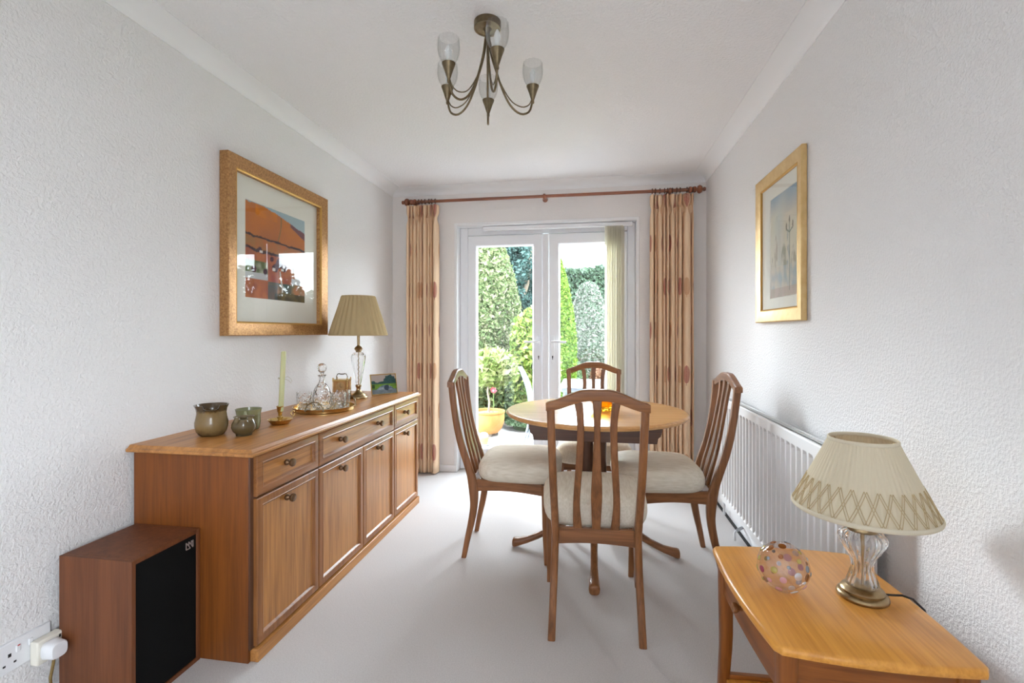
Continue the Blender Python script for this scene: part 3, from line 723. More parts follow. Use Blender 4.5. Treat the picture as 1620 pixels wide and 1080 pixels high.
def hills(u, v):
    sky = (.30, .42, .48); hl = .985-.13*max(0, u-.25)-.10*max(0, u-.5)
    if v > hl+.008*nz(u, v, 9): return lerp(sky, (.38, .48, .52), u)
    if u > .72 and v > .78-.3*(u-.72)+.0 and v > hl-.10*(u-.55)*2: return (.19, .08, .09)
    n1 = nz(u, v, 4, 1); n2 = nz(u, v, 14, 2); n3 = nz(u, v, 40, 3)
    c = lerp((.52, .17, .035), (.40, .13, .04), .5+n1+.3*n2)
    if v > .86 and .15 < u < .5: c = lerp(c, (.62, .20, .02), .5+.8*n2)
    if abs(u-.52-.04*math.sin(v*9)) < .008 and v > .55: c = (.22, .15, .06)
    l1 = .655-.03*u+.012*n2
    if abs(v-l1) < .012+.006*n3: c = (.05, .025, .03)
    elif v < l1: c = lerp((.34, .16, .055), (.44, .13, .04), .5+n2)
    l2 = .515+.02*n2-.03*u
    if abs(v-l2) < .014+.02*max(0, n3): c = (.06, .03, .035)
    elif v < l2:
        c = lerp((.42, .12, .05), (.30, .07, .05), .5+n2)
        if u < .34:
            c = lerp((.46, .14, .05), (.32, .09, .05), .5+n2)
            if .27 < v < .40: c = lerp((.10, .13, .05), (.42, .44, .33), .4+1.3*n2)
            if .20 < v < .27: c = (.50, .50, .52)
        if u > .74:
            c = lerp((.28, .33, .25), (.55, .55, .45), .5+1.2*n3) if v > .42 else lerp((.40, .15, .06), (.18, .14, .08), .5+1.4*n2)
            if .20 < v < .27: c = (.58, .58, .60)
        if v < .2 and .34 < u < .74: c = lerp((.36, .13, .035), (.07, .10, .09), .5+1.5*n1)
    for cx, cy, r in ((.45, .36, .05), (.52, .41, .055), (.60, .37, .045), (.40, .44, .035), (.66, .43, .03), (.22, .52, .03), (.13, .31, .035), (.30, .30, .03)):
        if (u-cx)**2+(v-cy)**2 < (r*(1+.5*n2))**2: c = lerp((.04, .018, .03), (.12, .03, .05), .5+n3)
    if abs(u-.56-.02*math.sin(v*14)) < .012 and v < .33: c = (.55, .50, .45)
    for cx, cy in ((.44, .335), (.58, .35), (.24, .50), (.62, .47)):
        if abs(u-cx) < .022 and abs(v-cy) < .016: c = (.66, .60, .58)
    if v < .09+.03*n1 and u > .45: c = lerp((.06, .05, .03), (.16, .11, .04), .5+n2)
    if v < .16 and .34 < u < .5: c = lerp(c, (.06, .09, .10), .7)
    return c
def town(u, v):
    n1 = nz(u, v, 3, 4); n2 = nz(u, v, 11, 5); n3 = nz(u, v, 30, 6)
    c = lerp((.62, .60, .50), (.66, .58, .47), .5+n1)
    if v > .78: c = lerp(c, (.26, .38, .50), (v-.78)*4+.4*n1)
    c = lerp(c, (.42, .52, .60), max(0, .55-2.2*abs(u-.35))*.6*(v > .3))
    for cx, w_, h_, cc in ((.22, .06, .62, (.55, .48, .38)), (.52, .11, .56, (.48, .46, .36)), (.68, .05, .68, (.40, .46, .52)), (.85, .10, .48, (.52, .46, .36)), (.08, .07, .42, (.55, .50, .42))):
        hh = h_-abs(u-cx)*1.6
        if abs(u-cx) < w_ and v < hh: c = lerp(tuple(.72*q for q in cc), (.62, .58, .50), .4+1.2*n2+.6*n3)
    if v < .30: c = lerp(c, lerp((.36, .45, .52), (.60, .54, .46), .5+1.2*n2), .75)
    if v < .10: c = lerp((.42, .36, .30), (.50, .40, .36), .5+n2)
    if abs(u-.72) < .009 and .05 < v < .66: c = (.12, .17, .13)
    if abs(v-.585-abs(u-.72)*.35) < .008 and abs(u-.72) < .11: c = (.16, .19, .16)
    for cx, cy in ((.61, .645), (.72, .70), (.83, .645)):
        if (u-cx)**2*2+(v-cy)**2*.6 < .0009: c = (.20, .17, .13)
    return c
def snap(u, v):
    n2 = nz(u, v, 9, 8); n3 = nz(u, v, 30, 9)
    c = (.36, .34, .33) if v > .78 else (.05, .10, .10)
    if v > .62+.10*n2 and not (u > .5 and (u-.76)**2*1.2+(v-.70)**2 < .075*(1+.5*n2)): c = (.42, .36, .33)
    elif v > .52: c = lerp((.02, .055, .06), (.05, .11, .10), .5+n3)
    else: c = lerp((.16, .30, .04), (.10, .20, .04), .5+n2)
    if v < .24: c = lerp((.20, .24, .27), (.14, .17, .19), .5+n2)
    if abs(u-.55) < .36 and .20 < v < .20+.26*math.cos((u-.55)/.36*PI/2)**.7: c = lerp((.10, .15, .20), (.36, .42, .48), .4+n2+.4*n3)
    if ((u-.60)/.10)**2+((v-.32)/.15)**2 < 1+.5*n2: c = (.04, .06, .09)
    if u < .13 and .3 < v < .5: c = (.03, .06, .02)
    return c
def picture(name, label, xw, s, ya, yb, z0, z1, fw, dep, art, fn, mats, liner):
    """picture on a wall at x = xw; s = +1 faces +x. ya is the viewer's left"""
    t = thing(name, label, 'picture', (xw, (ya+yb)/2, z0))
    xf = xw+s*dep; lo, hi = min(ya, yb), max(ya, yb)
    def R(d, x): return [(x, lo+d, z0+d), (x, hi-d, z0+d), (x, hi-d, z1-d), (x, lo+d, z1-d)]
    m = MB(); m.loft([R(.004, xw+s*.002), R(0, xw+s*.004), R(0, xf-s*.003), R(.004, xf), R(fw*.35, xf-s*.001), R(fw-.006, xf-s*.008), R(fw, xf-s*.014), R(fw, xw+s*.004)], caps=False, ring=True)
    fr = m.build('frame', mats[0], t, smooth=25)
    m = MB(); m.loft([R(fw-.007, xf-s*.0075), R(fw-.003, xf-s*.007), R(fw+.003, xf-s*.012), R(fw+.003, xf-s*.016), R(fw-.007, xf-s*.016)], caps=False, ring=True); m.build('liner', liner, fr, smooth=30)
    a0, a1, b0, b1 = art
    xm = xw+s*.010
    m = MB(); q = [(xm, a0, b0), (xm, a1, b0), (xm, a1, b1), (xm, a0, b1)]
    def R2(d, x): return [(x, min(a0, a1)+d, b0+d), (x, max(a0, a1)-d, b0+d), (x, max(a0, a1)-d, b1-d), (x, min(a0, a1)+d, b1-d)]
    m.loft([R(fw-.001, xm-s*.003), R(fw-.001, xm), R2(0, xm), R2(.003, xm-s*.0022), R2(.003, xm-s*.003)], caps=False, ring=True); m.build('mount', MOUNT, t, smooth=20)
    paint_mesh('artwork', (xm-s*.0024, a0, b0), (0, 1 if a1 > a0 else -1, 0), (0, 0, 1), abs(a1-a0), b1-b0, fn, t)
    m = MB(); m.loft([R(fw-.001, xm+s*.004), R(fw-.001, xm+s*.006)]); m.build('glass', PICGLASS, t, smooth=0)
    return t
picture('framed_picture', 'large mottled gold framed picture of orange hills above the sideboard', XL, 1, 1.978, 2.830, 1.162, 2.016, .066, .05, (2.138, 2.644, 1.350, 1.840), hills, (GOLDF,), GOLDE)
picture('framed_picture', 'slim pale gold framed watercolour of a town on the right wall', XR, -1, 2.738, 2.170, 1.228, 1.960, .062, .026, (2.570, 2.248, 1.342, 1.832), town, (GOLDP,), GOLDE)

# ------------------------------------------------------------------ things on the sideboard
def jug(name, label, cx, cy, prof, m_, spout, inner, dip=.006, handle=None, hm=None):
    t = thing(name, label, 'jug', (cx, cy, ST))
    sx, sy = spout
    sa = math.atan2(sy, sx); zt = prof[-1][1]
    full = prof+[(r-.005, z) for r, z in reversed(prof[2:])]+[(0, prof[1][1]+.004)]
    n = 48; secs = []
    for r, z in full:
        q = []
        for k in range(n):
            a = TAU*k/n; d = math.cos(a-sa); near = max(0, (d-.80)/.20)
            wz = max(0, (z-zt*.55)/(zt*.45))
            rr = r*(1+.20*near**1.2*wz**1.5)-.012*wz*math.exp(-((abs(math.remainder(a-sa, TAU))-.62)/.2)**2)*(r > .02)
            zz_ = z-dip*near*max(0, (z-zt*.85)/(zt*.15))
            q.append((cx+max(rr, 1e-4)*math.cos(a), cy+max(rr, 1e-4)*math.sin(a), ST+zz_))
        secs.append(q)
    MB().loft(secs).build('body', m_, t, smooth=60)
    if handle:
        MB().tube([(cx-math.cos(sa)*p[0], cy-math.sin(sa)*p[0], ST+p[1]) for p in handle], .006, 10, flat=1).build('handle', hm or m_, t, smooth=60)
    return t
jd = (.80, -.60)
jug('pottery_jug', 'large brown stoneware jug with a pinched spout on the sideboard', -1.515, 1.735, [(0, .001), (.040, .001), (.0445, .004), (.054, .018), (.0595, .038), (.0595, .055), (.055, .075), (.0525, .092), (.055, .108), (.062, .124)], POT1, (.62, -.78), None, .016)
jug('pottery_jug', 'small dark brown stoneware jug beside the large jug on the sideboard', -1.385, 1.755, [(0, .001), (.029, .001), (.030, .008), (.040, .018), (.046, .034), (.044, .050), (.036, .064), (.034, .070), (.039, .076)], POT2, (.55, -.83), None, .006, handle=[(.036, .062), (.05, .078), (.058, .082), (.066, .07), (.062, .045), (.048, .028)], hm=POT3)
o = MB().lathe([(0, .001), (.040, .001), (.043, .006), (.047, .03), (.046, .06), (.050, .084), (.052, .088), (.048, .088), (.043, .06), (.043, .03), (.038, .008), (0, .007)], 36, (-1.452, 1.868, ST)).build('pottery_bowl', POT3, smooth=60)
tag(solo(o, (-1.452, 1.868, ST)), 'olive green stoneware sugar bowl behind the small brown jug', 'bowl')

# chamberstick + candle
cx, cy = -1.395, 2.0
ch = thing('candlestick', 'brass chamber candlestick with a saucer base and ring handle on the sideboard', 'candlestick', (cx, cy, ST))
MB().lathe([(0, .001), (.036, .001), (.040, .004), (.052, .019), (.0535, .022), (.0515, .022), (.040, .008), (.014, .007), (.011, .012), (.009, .022), (.013, .028), (.013, .032), (.008, .036), (.009, .050), (.0125, .056), (.014, .075), (.0165, .079), (.015, .081), (.0115, .080), (.0115, .058), (0, .056)], 32, (cx, cy, ST)).build('saucer', BRASSB, ch, smooth=50)
m = MB(); a0 = Vector((.35, .94, 0)); m.tube([(cx+a0.x*p, cy+a0.y*p, ST+z) for p, z in ((.048, .016), (.062, .020), (.074, .030), (.074, .044), (.064, .050), (.055, .043), (.056, .032), (.062, .030))], .0028, 8); m.build('ring_handle', BRASSB, ch, smooth=60)
cd = thing('candle', 'tall pale green candle tied with string in the brass candlestick', 'candle', (cx, cy, ST+.057))
MB().lathe([(0, .0575), (.0105, .0575), (.011, .06), (.0108, .325), (.008, .330), (0, .330)], 20, (cx, cy, ST), Matrix.Rotation(.055, 4, 'Y')).build('wax', CANDLE, cd, smooth=40)
m = MB(); m.tube([(cx+.0055, cy, ST+.33), (cx+.0065, cy, ST+.343)], .001, 6); m.build('wick', plain('wick', (.6, .58, .5), .9), cd)
m = MB()
for k in range(2):
    q = [(cx+.004+.0118*math.cos(TAU*j/18), cy+.0118*math.sin(TAU*j/18), ST+.205+k*.004) for j in range(19)]
    m.tube(q, .0009, 6)
m.tube([(cx+.016, cy, ST+.207), (cx+.03, cy+.01, ST+.215), (cx+.045, cy+.015, ST+.203), (cx+.047, cy+.018, ST+.19)], .0007, 6).tube([(cx+.016, cy, ST+.206), (cx+.035, cy+.008, ST+.197), (cx+.05, cy+.01, ST+.185)], .0007, 6)
m.build('string', plain('raffia', (.5, .43, .28), .9), cd, smooth=60)

# tray, decanter, tumblers
tx, ty = -1.412, 2.40
tr_ = thing('serving_tray', 'round brass gallery tray with two loop handles holding a decanter and glasses', 'tray', (tx, ty, ST))
MB().lathe([(0, .002), (.150, .002), (.154, .002), (.156, .004), (.157, .020), (.1585, .022), (.1545, .022), (.1535, .0055), (0, .005)], 64, (tx, ty, ST)).build('tray_base', BRASSB, tr_, smooth=40)
for ba in (-78, 52):
    tvec = Vector((math.cos(math.radians(ba+90)), math.sin(math.radians(ba+90)), 0)); base = Vector((tx+.1545*math.cos(math.radians(ba)), ty+.1545*math.sin(math.radians(ba)), ST+.014))
    q = [tuple(base+tvec*(.045*math.cos(PI*k/12))+Vector((0, 0, .048*math.sin(PI*k/12)))) for k in range(13)]
    MB().tube(q, .0032, 8).build('tray_handle', BRASS, tr_, smooth=60)
dz = ST+.0055
dcx, dcy = -1.442, 2.425
dec = thing('decanter', 'cut crystal decanter with a ball stopper on the brass tray', 'decanter', (dcx, dcy, dz))
def facet(n, a_): return lambda a, z, r: 1+a_*math.cos(n*a)
MB().lathe([(0, 0), (.046, 0), (.049, .004), (.051, .02), (.050, .05), (.046, .08), (.038, .105), (.028, .122), (.018, .135), (.0145, .148), (.0145, .163), (.0165, .170), (.022, .176), (.0215, .179), (.0115, .176), (.0105, .15), (.013, .135), (.023, .120), (.033, .104), (.041, .08), (.0445, .05), (.045, .012), (0, .010)], 36, (dcx, dcy, dz), wob=facet(12, .015)).build('bottle', CRYSTAL, dec, smooth=25)
MB().lathe([(0, .15), (.008, .15), (.0095, .178), (.009, .188), (.012, .193), (.021, .202), (.0245, .214), (.0245, .222), (.020, .234), (.010, .241), (0, .242)], 14, (dcx, dcy, dz)).build('stopper', CRYSTAL, dec, smooth=15)
gspots = [(-1.308, 2.362, 'cut crystal tumbler at the front right of the brass tray'), (-1.345, 2.475, 'cut crystal tumbler at the back right of the brass tray, by the clock'), (-1.507, 2.362, 'cut crystal tumbler at the left of the decanter on the brass tray')]
g0 = None
for x, y, lab in gspots:
    if g0 is None:
        g0 = MB().lathe([(0, 0), (.030, 0), (.033, .003), (.035, .03), (.039, .088), (.0392, .092), (.036, .092), (.0325, .035), (.030, .014), (0, .012)], 32, (0, 0, 0), wob=facet(8, .012)).build('tumbler', CRYSTAL, smooth=25); g = g0
    else: g = g0.copy(); COL.objects.link(g)
    g.location = (x, y, dz); tag(g, lab, 'glass', 'tumblers on the tray')

# carriage clock
cl = thing('carriage_clock', 'small brass carriage clock with a top handle behind the decanter', 'clock', (-1.53, 2.80, ST))
cl.rotation_euler = (0, 0, math.radians(10))
ORIG[cl.name] = (0, 0, 0)
hw, hd, hh = .047, .038, .125
m = MB(); m.box(-hw, hw, -hd, hd, 0, .014).box(-hw, hw, -hd, hd, hh-.012, hh)
for sx in (-1, 1):
    for sy in (-1, 1): m.box(sx*hw*.97-.005*sx, sx*hw*.97, sy*hd*.97-.005*sy, sy*hd*.97, .014, hh-.012)
m.build('case', BRASSB, cl, bevel=.0015)
B(-hw+.006, hw-.006, -hd+.008, hd-.008, .014, hh-.012).build('movement', noisy('warm_copper', (.38, .19, .07), (.55, .31, .13), 30, .35, .7), cl)
MB().lathe([(0, 0), (.029, 0), (.029, .003), (.026, .0035), (0, .003)], 32, (0, -hd+.0075, .078), Matrix.Rotation(PI/2, 4, 'X')).build('dial', noisy('dial_brass', (.40, .25, .10), (.52, .34, .16), 60, .4, .5), cl, smooth=40)
m = MB(); m.box(-.001, .001, -hd+.0025, -hd+.0035, .078, .100).box(0, .014, -hd+.0025, -hd+.0035, .077, .079); m.build('hand', BLACKP, cl)
m = MB(); m.tube([(-.032, 0, hh), (-.034, 0, hh+.014), (-.028, 0, hh+.030), (-.018, 0, hh+.033), (-.008, 0, hh+.030), (.008, 0, hh+.030), (.018, 0, hh+.033), (.028, 0, hh+.030), (.034, 0, hh+.014), (.032, 0, hh)], [.003, .0025, .0025, .003, .0035, .0035, .003, .0025, .0025, .003], 8); m.build('handle', BRASS, cl, smooth=60)
for sx in (-1, 1):
    for sy in (-1, 1): MB().lathe([(0, hh), (.004, hh+.001), (.005, hh+.006), (.003, hh+.010), (0, hh+.011)], 10, (sx*(hw-.004), sy*(hd-.004), 0)).build('finial', BRASSB, cl, smooth=60)

# lamp on the sideboard
lx, ly = -1.447, 2.853
l1 = thing('table_lamp', 'slender cut glass table lamp with a gold pleated shade on the sideboard', 'lamp', (lx, ly, ST))
MB().lathe([(0, 0), (.054, 0), (.056, .004), (.055, .012), (.050, .017), (.046, .018), (.044, .024), (.034, .033), (.020, .043), (.014, .052), (.013, .066), (.017, .072), (.0185, .079), (.016, .086), (0, .087)], 36, (lx, ly, ST)).build('base', BRASSL, l1, smooth=45)
MB().lathe([(.0135, .087), (.018, .10), (.026, .15), (.035, .20), (.0425, .24), (.0445, .258), (.040, .275), (.028, .287), (.015, .291), (.012, .291), (.024, .282), (.035, .272), (.039, .257), (.037, .24), (.030, .20), (.021, .15), (.014, .105), (.011, .087)], 32, (lx, ly, ST), wob=facet(10, .02), caps=False).build('glass_body', CLEAR, l1, smooth=30)
m = MB(); m.tube([(lx+.002*math.cos(k*1.2), ly+.002*math.sin(k*1.2), ST+.087+k*.0051) for k in range(41)], .0032, 8); m.build('rod', BRASSL, l1, smooth=60)
MB().lathe([(0, .289), (.016, .289), (.017, .297), (.022, .303), (.026, .312), (.020, .322), (.011, .329), (.008, .335), (.009, .342), (.009, .40), (.006, .402), (.006, .43), (0, .43)], 28, (lx, ly, ST)).build('collar', BRASSL, l1, smooth=45)
def shade(prof, c, npl, amp, m_, parent, n_per=8):
    n = npl*n_per; m = MB(); 
    wob = lambda a, z, r: 1+amp*(abs(((a/TAU*npl) % 1)-.5)*2-.5)/max(r, .02)
    secs = []
    for off in (0, -.0016):
        for r, z in (prof if off == 0 else reversed(prof)):
            secs.append([(c[0]+(r+off)*wob(TAU*k/n, z, r)*math.cos(TAU*k/n), c[1]+(r+off)*wob(TAU*k/n, z, r)*math.sin(TAU*k/n), c[2]+z) for k in range(n)])
    m.loft(secs, caps=False, ring=True); return m.build('shade', m_, parent, smooth=60)
sh = shade([(.177, .398), (.1515, .48), (.125, .56), (.101, .640)], (lx, ly, ST), 28, .008, SHADEF, l1, 8)
for r, z in ((.177, .398), (.101, .640)):
    m = MB(); m.loft([[(lx+(r+.003*math.cos(b))*math.cos(TAU*k/64), ly+(r+.003*math.cos(b))*math.sin(TAU*k/64), ST+z+.0035*math.sin(b)) for b in [TAU*j/8 for j in range(8)]] for k in range(64)], ring=True); m.build('binding', SHADEF, sh, smooth=60)
m = MB()
for k in range(3):
    a = TAU*k/3; m.tube([(lx, ly, ST+.425), (lx+.099*math.cos(a), ly+.099*math.sin(a), ST+.62)], .0012, 6)
m.build('shade_carrier', BRASSL, l1)

# photo frame
pf = thing('photo_frame', 'small thin gold framed photograph leaning on its strut at the end of the sideboard', 'photo frame', (-1.350, 3.035, ST))
ORIG[pf.name] = (0, 0, 0); pf.rotation_euler = (0, 0, math.radians(47))
W2, H2 = .182, .138; tilt = math.radians(14)
def TL(x, y, z): # tilt back about the base edge
    return (x, y*math.cos(tilt)+z*math.sin(tilt), -y*math.sin(tilt)*1+z*math.cos(tilt)+.003)
def Rf(d, y): return [TL(-W2/2+d, y, d), TL(W2/2-d, y, d), TL(W2/2-d, y, H2-d), TL(-W2/2+d, y, H2-d)]
m = MB(); m.loft([Rf(0, .008), Rf(0, .001), Rf(.001, 0), Rf(.005, 0), Rf(.006, .003), Rf(.006, .008)], caps=False, ring=True); m.build('frame', BRASSB, pf, smooth=25)
m = MB(); m.loft([Rf(.001, .007), Rf(.001, .0105)]); m.build('backing', BLACKP, pf, smooth=0)
m = MB(); m.loft([[TL(-.02, .0105, .10), TL(.02, .0105, .10), TL(.02, .0125, .10), TL(-.02, .0125, .10)], [(-.02, .078, 0), (.02, .078, 0), (.02, .081, 0), (-.02, .081, 0)]]); m.build('strut', BLACKP, pf, smooth=0)
du = Vector((1, 0, 0)); dv = Vector(TL(0, 0, 1))-Vector(TL(0, 0, 0))
paint_mesh('photograph', TL(-W2/2+.005, .0055, .005), du, dv, W2-.01, H2-.01, snap, pf, (90, 70))

# ------------------------------------------------------------------ side table, lamp and vase
S_T = .52
P4 = [(.369, 1.578), (.385, 1.094), (.777, 1.081), (.757, 1.59)]
scx, scy = sum(p[0] for p in P4)/4, sum(p[1] for p in P4)/4
st_ = thing('side_table', 'orange teak side table with bowed edges in the right foreground', 'side table', (scx, scy, 0))
def outline(off, n=14):
    pts = []
    for i in range(4):
        a, b = Vector(P4[i]), Vector(P4[(i+1) % 4]); d = b-a; nrm = Vector((d.y, -d.x)).normalized()
        if nrm.dot(a-Vector((scx, scy))) < 0: nrm = -nrm
        for k in range(n):
            u = (k+.5)/n; u = .03+.94*k/(n-1)
            pts.append(a+d*u+nrm*(.016*(1-(2*u-1)**2)+off))
    return pts
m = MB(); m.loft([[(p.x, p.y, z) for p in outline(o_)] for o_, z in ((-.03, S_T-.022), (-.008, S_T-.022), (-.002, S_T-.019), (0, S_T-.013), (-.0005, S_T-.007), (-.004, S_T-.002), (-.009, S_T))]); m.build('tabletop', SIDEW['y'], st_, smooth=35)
C4 = [Vector((scx+(p[0]-scx)*.84, scy+(p[1]-scy)*.88)) for p in P4]
for i, c in enumerate(C4):
    secs = []; out = (c-Vector((scx, scy))).normalized()
    for z in np.linspace(0, S_T-.022, 14):
        k = float(np.interp(z, [0, .25, .5], [.016, -.002, .0])); h_ = float(np.interp(z, [0, .3, .5], [.013, .018, .020]))
        p = c+out*k; secs.append([(p.x+h_*math.copysign(abs(math.cos(a))**.35, math.cos(a)), p.y+h_*math.copysign(abs(math.sin(a))**.35, math.sin(a)), z) for a in [TAU*j/12+TAU/24 for j in range(12)]])
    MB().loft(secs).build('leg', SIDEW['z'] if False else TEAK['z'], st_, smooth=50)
def panel(m, a, b, z0, z1, th=.009, bow=0):
    d = b-a; n = Vector((d.y, -d.x)).normalized()
    if n.dot(a-Vector((scx, scy))) < 0: n = -n
    secs = []
    for k in range(9):
        u = k/8; p = a+d*u+n*bow*(1-(2*u-1)**2); secs.append([(p.x-n.x*th, p.y-n.y*th, z0), (p.x+n.x*th, p.y+n.y*th, z0), (p.x+n.x*th, p.y+n.y*th, z1), (p.x-n.x*th, p.y-n.y*th, z1)])
    m.loft(secs); return (a+b)/2+n*(bow+th), n
for i in (1, 2, 3):
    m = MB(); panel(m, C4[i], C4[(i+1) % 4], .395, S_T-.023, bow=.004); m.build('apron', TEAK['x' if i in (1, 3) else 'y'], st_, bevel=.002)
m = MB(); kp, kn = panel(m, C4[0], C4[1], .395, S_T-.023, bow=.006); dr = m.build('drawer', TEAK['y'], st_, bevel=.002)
MB().lathe([(0, 0), (.007, 0), (.006, .006), (.011, .012), (.0135, .018), (.012, .024), (0, .027)], 16, (kp.x, kp.y+.02, .452), Matrix.Rotation(-PI/2, 4, 'Y')).build('knob', TEAKD['x'], dr, smooth=60)
m = MB(); m.prism([(c.x, c.y) for c in C4], 'z', .120, .136); m.build('lower_shelf', SIDEW['y'], st_, bevel=.003)
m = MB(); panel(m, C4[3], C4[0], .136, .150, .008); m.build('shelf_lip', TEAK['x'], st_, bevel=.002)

vx, vy = .668, 1.331
l2 = thing('table_lamp', 'squat clear glass baluster lamp with a cream smocked shade on the side table', 'lamp', (vx, vy, S_T))
MB().lathe([(0, 0), (.054, 0), (.0555, .004), (.0545, .010), (.050, .0135), (.046, .0145), (.047, .020), (.043, .025), (.038, .027), (.036, .029), (.034, .0305), (0, .031)], 40, (vx, vy, S_T)).build('base', BRASSL, l2, smooth=45)
out_ = [(.033, .030), (.034, .036), (.028, .055), (.0230, .074), (.0230, .085), (.029, .103), (.040, .122), (.0490, .139), (.0505, .149), (.046, .159), (.036, .166), (.030, .168)]
MB().lathe(out_+[(r-.0075, z) for r, z in reversed(out_)], 84, (vx, vy, S_T), wob=lambda a, z, r: 1+.05*math.cos(14*a)*(1 if r > .02 else .6), caps=False).build('glass_body', CLEAR, l2, smooth=60)
m = MB(); m.tube([(vx, vy, S_T+.031), (vx, vy, S_T+.17)], .005, 10); m.build('rod', BRASSL, l2, smooth=60)
MB().lathe([(0, .166), (.032, .166), (.0335, .170), (.032, .176), (.024, .180), (.014, .187), (.012, .25), (0, .25)], 32, (vx, vy, S_T)).build('collar', BRASSL, l2, smooth=45)
pr_ = [(.152, .222), (.1315, .265), (.110, .310), (.090, .352), (.072, .392)]
sh = shade(pr_, (vx, vy, S_T), 64, .0016, SHADEC, l2, 6)
m = MB(); npl = 30
for k in range(npl):
    for s in (-1, 1):
        for dd in (-.10, .10):
            q = []
            for j in range(7):
                u = j/6; z = .226+u*.068; r = float(np.interp(z, [p[1] for p in pr_], [p[0] for p in pr_]))+.0012; a = TAU*(k+dd+s*(u-.5)*1.0)/npl
                q.append((vx+r*math.cos(a), vy+r*math.sin(a), S_T+z))
            m.tube(q, .0008, 5)
m.build('smocking', SHADEG, sh, smooth=60)
for r, z, rr in ((.152, .222, .0045), (.072, .392, .004)):
    m = MB(); m.loft([[(vx+(r+rr*.7*math.cos(b))*math.cos(TAU*k/72), vy+(r+rr*.7*math.cos(b))*math.sin(TAU*k/72), S_T+z+rr*1.3*math.sin(b)) for b in [TAU*j/8 for j in range(8)]] for k in range(72)], ring=True); m.build('binding', SHADET, sh, smooth=60)
m = MB()
for k in range(3):
    a = TAU*k/3; m.tube([(vx, vy, S_T+.245), (vx+.071*math.cos(a), vy+.071*math.sin(a), S_T+.385)], .0012, 6)
m.build('shade_carrier', BRASSL, l2)
m = MB(); m.tube([(vx+.05, vy+.0, S_T+.010), (vx+.065, vy-.004, S_T+.012), (vx+.085, vy-.006, S_T+.014), (vx+.105, vy-.012, S_T+.010), (vx+.125, vy-.02, S_T-.01), (vx+.14, vy-.03, S_T-.07)], .0028, 8); m.build('cord', BLACKP, l2, smooth=60)

gx, gy, gr = .486, 1.335, .0605
va = thing('glass_vase', 'round clear glass bowl studded with coloured glass dots on the side table', 'vase', (gx, gy, S_T))
prof = [(0, .001), (.020, .001)]
prof += [(gr*math.sin(t), gr*.98-gr*.98*math.cos(t)) for t in np.linspace(.42, 2.74, 20)]
inn = [((gr-.006)*math.sin(t), gr*.98-(gr-.006)*.98*math.cos(t)) for t in np.linspace(2.72, .5, 20)]
prof = [(r, max(z, .001)) for r, z in prof+inn]+[(0, .012)]
MB().lathe(prof, 48, (gx, gy, S_T)).build('bowl', thin_glass('bubbled_glass', (.95, .93, .93), .055, .02, .6), va, smooth=60)
dots = MB(); dcol = [plain('dot_amber', (.30, .10, .02), .1, 0, .5), plain('dot_olive', (.42, .33, .08), .1, 0, .5), plain('dot_grey', (.30, .32, .35), .1, .3, .5), plain('dot_plum', (.28, .05, .09), .1, 0, .5), plain('dot_silver', (.7, .68, .7), .1, .5, .5), plain('dot_pink', (.6, .3, .32), .1, 0, .5)]
k_ = 0; npt = 50
for i in range(npt):
    zc = 1-2*(i+.5)/npt; th = i*2.399963
    if zc < -.80 or zc > .88: continue
    nrm = Vector((math.sqrt(1-zc*zc)*math.cos(th), math.sqrt(1-zc*zc)*math.sin(th), zc)); c = Vector((gx, gy, S_T+gr*.98))+nrm*(gr-.0005)
    rr = random.choice((.0045, .006, .008, .0098)); q = nrm.to_track_quat('Z', 'Y').to_matrix().to_4x4()
    dots.lathe([(0, -.001), (rr, -.001), (rr, .0006), (rr*.75, .0016), (0, .0022)], 14, tuple(c), q, mi=random.choice((0, 1, 2, 2, 3, 4, 4, 5)))
dots.build('dot', dcol, va, smooth=60)

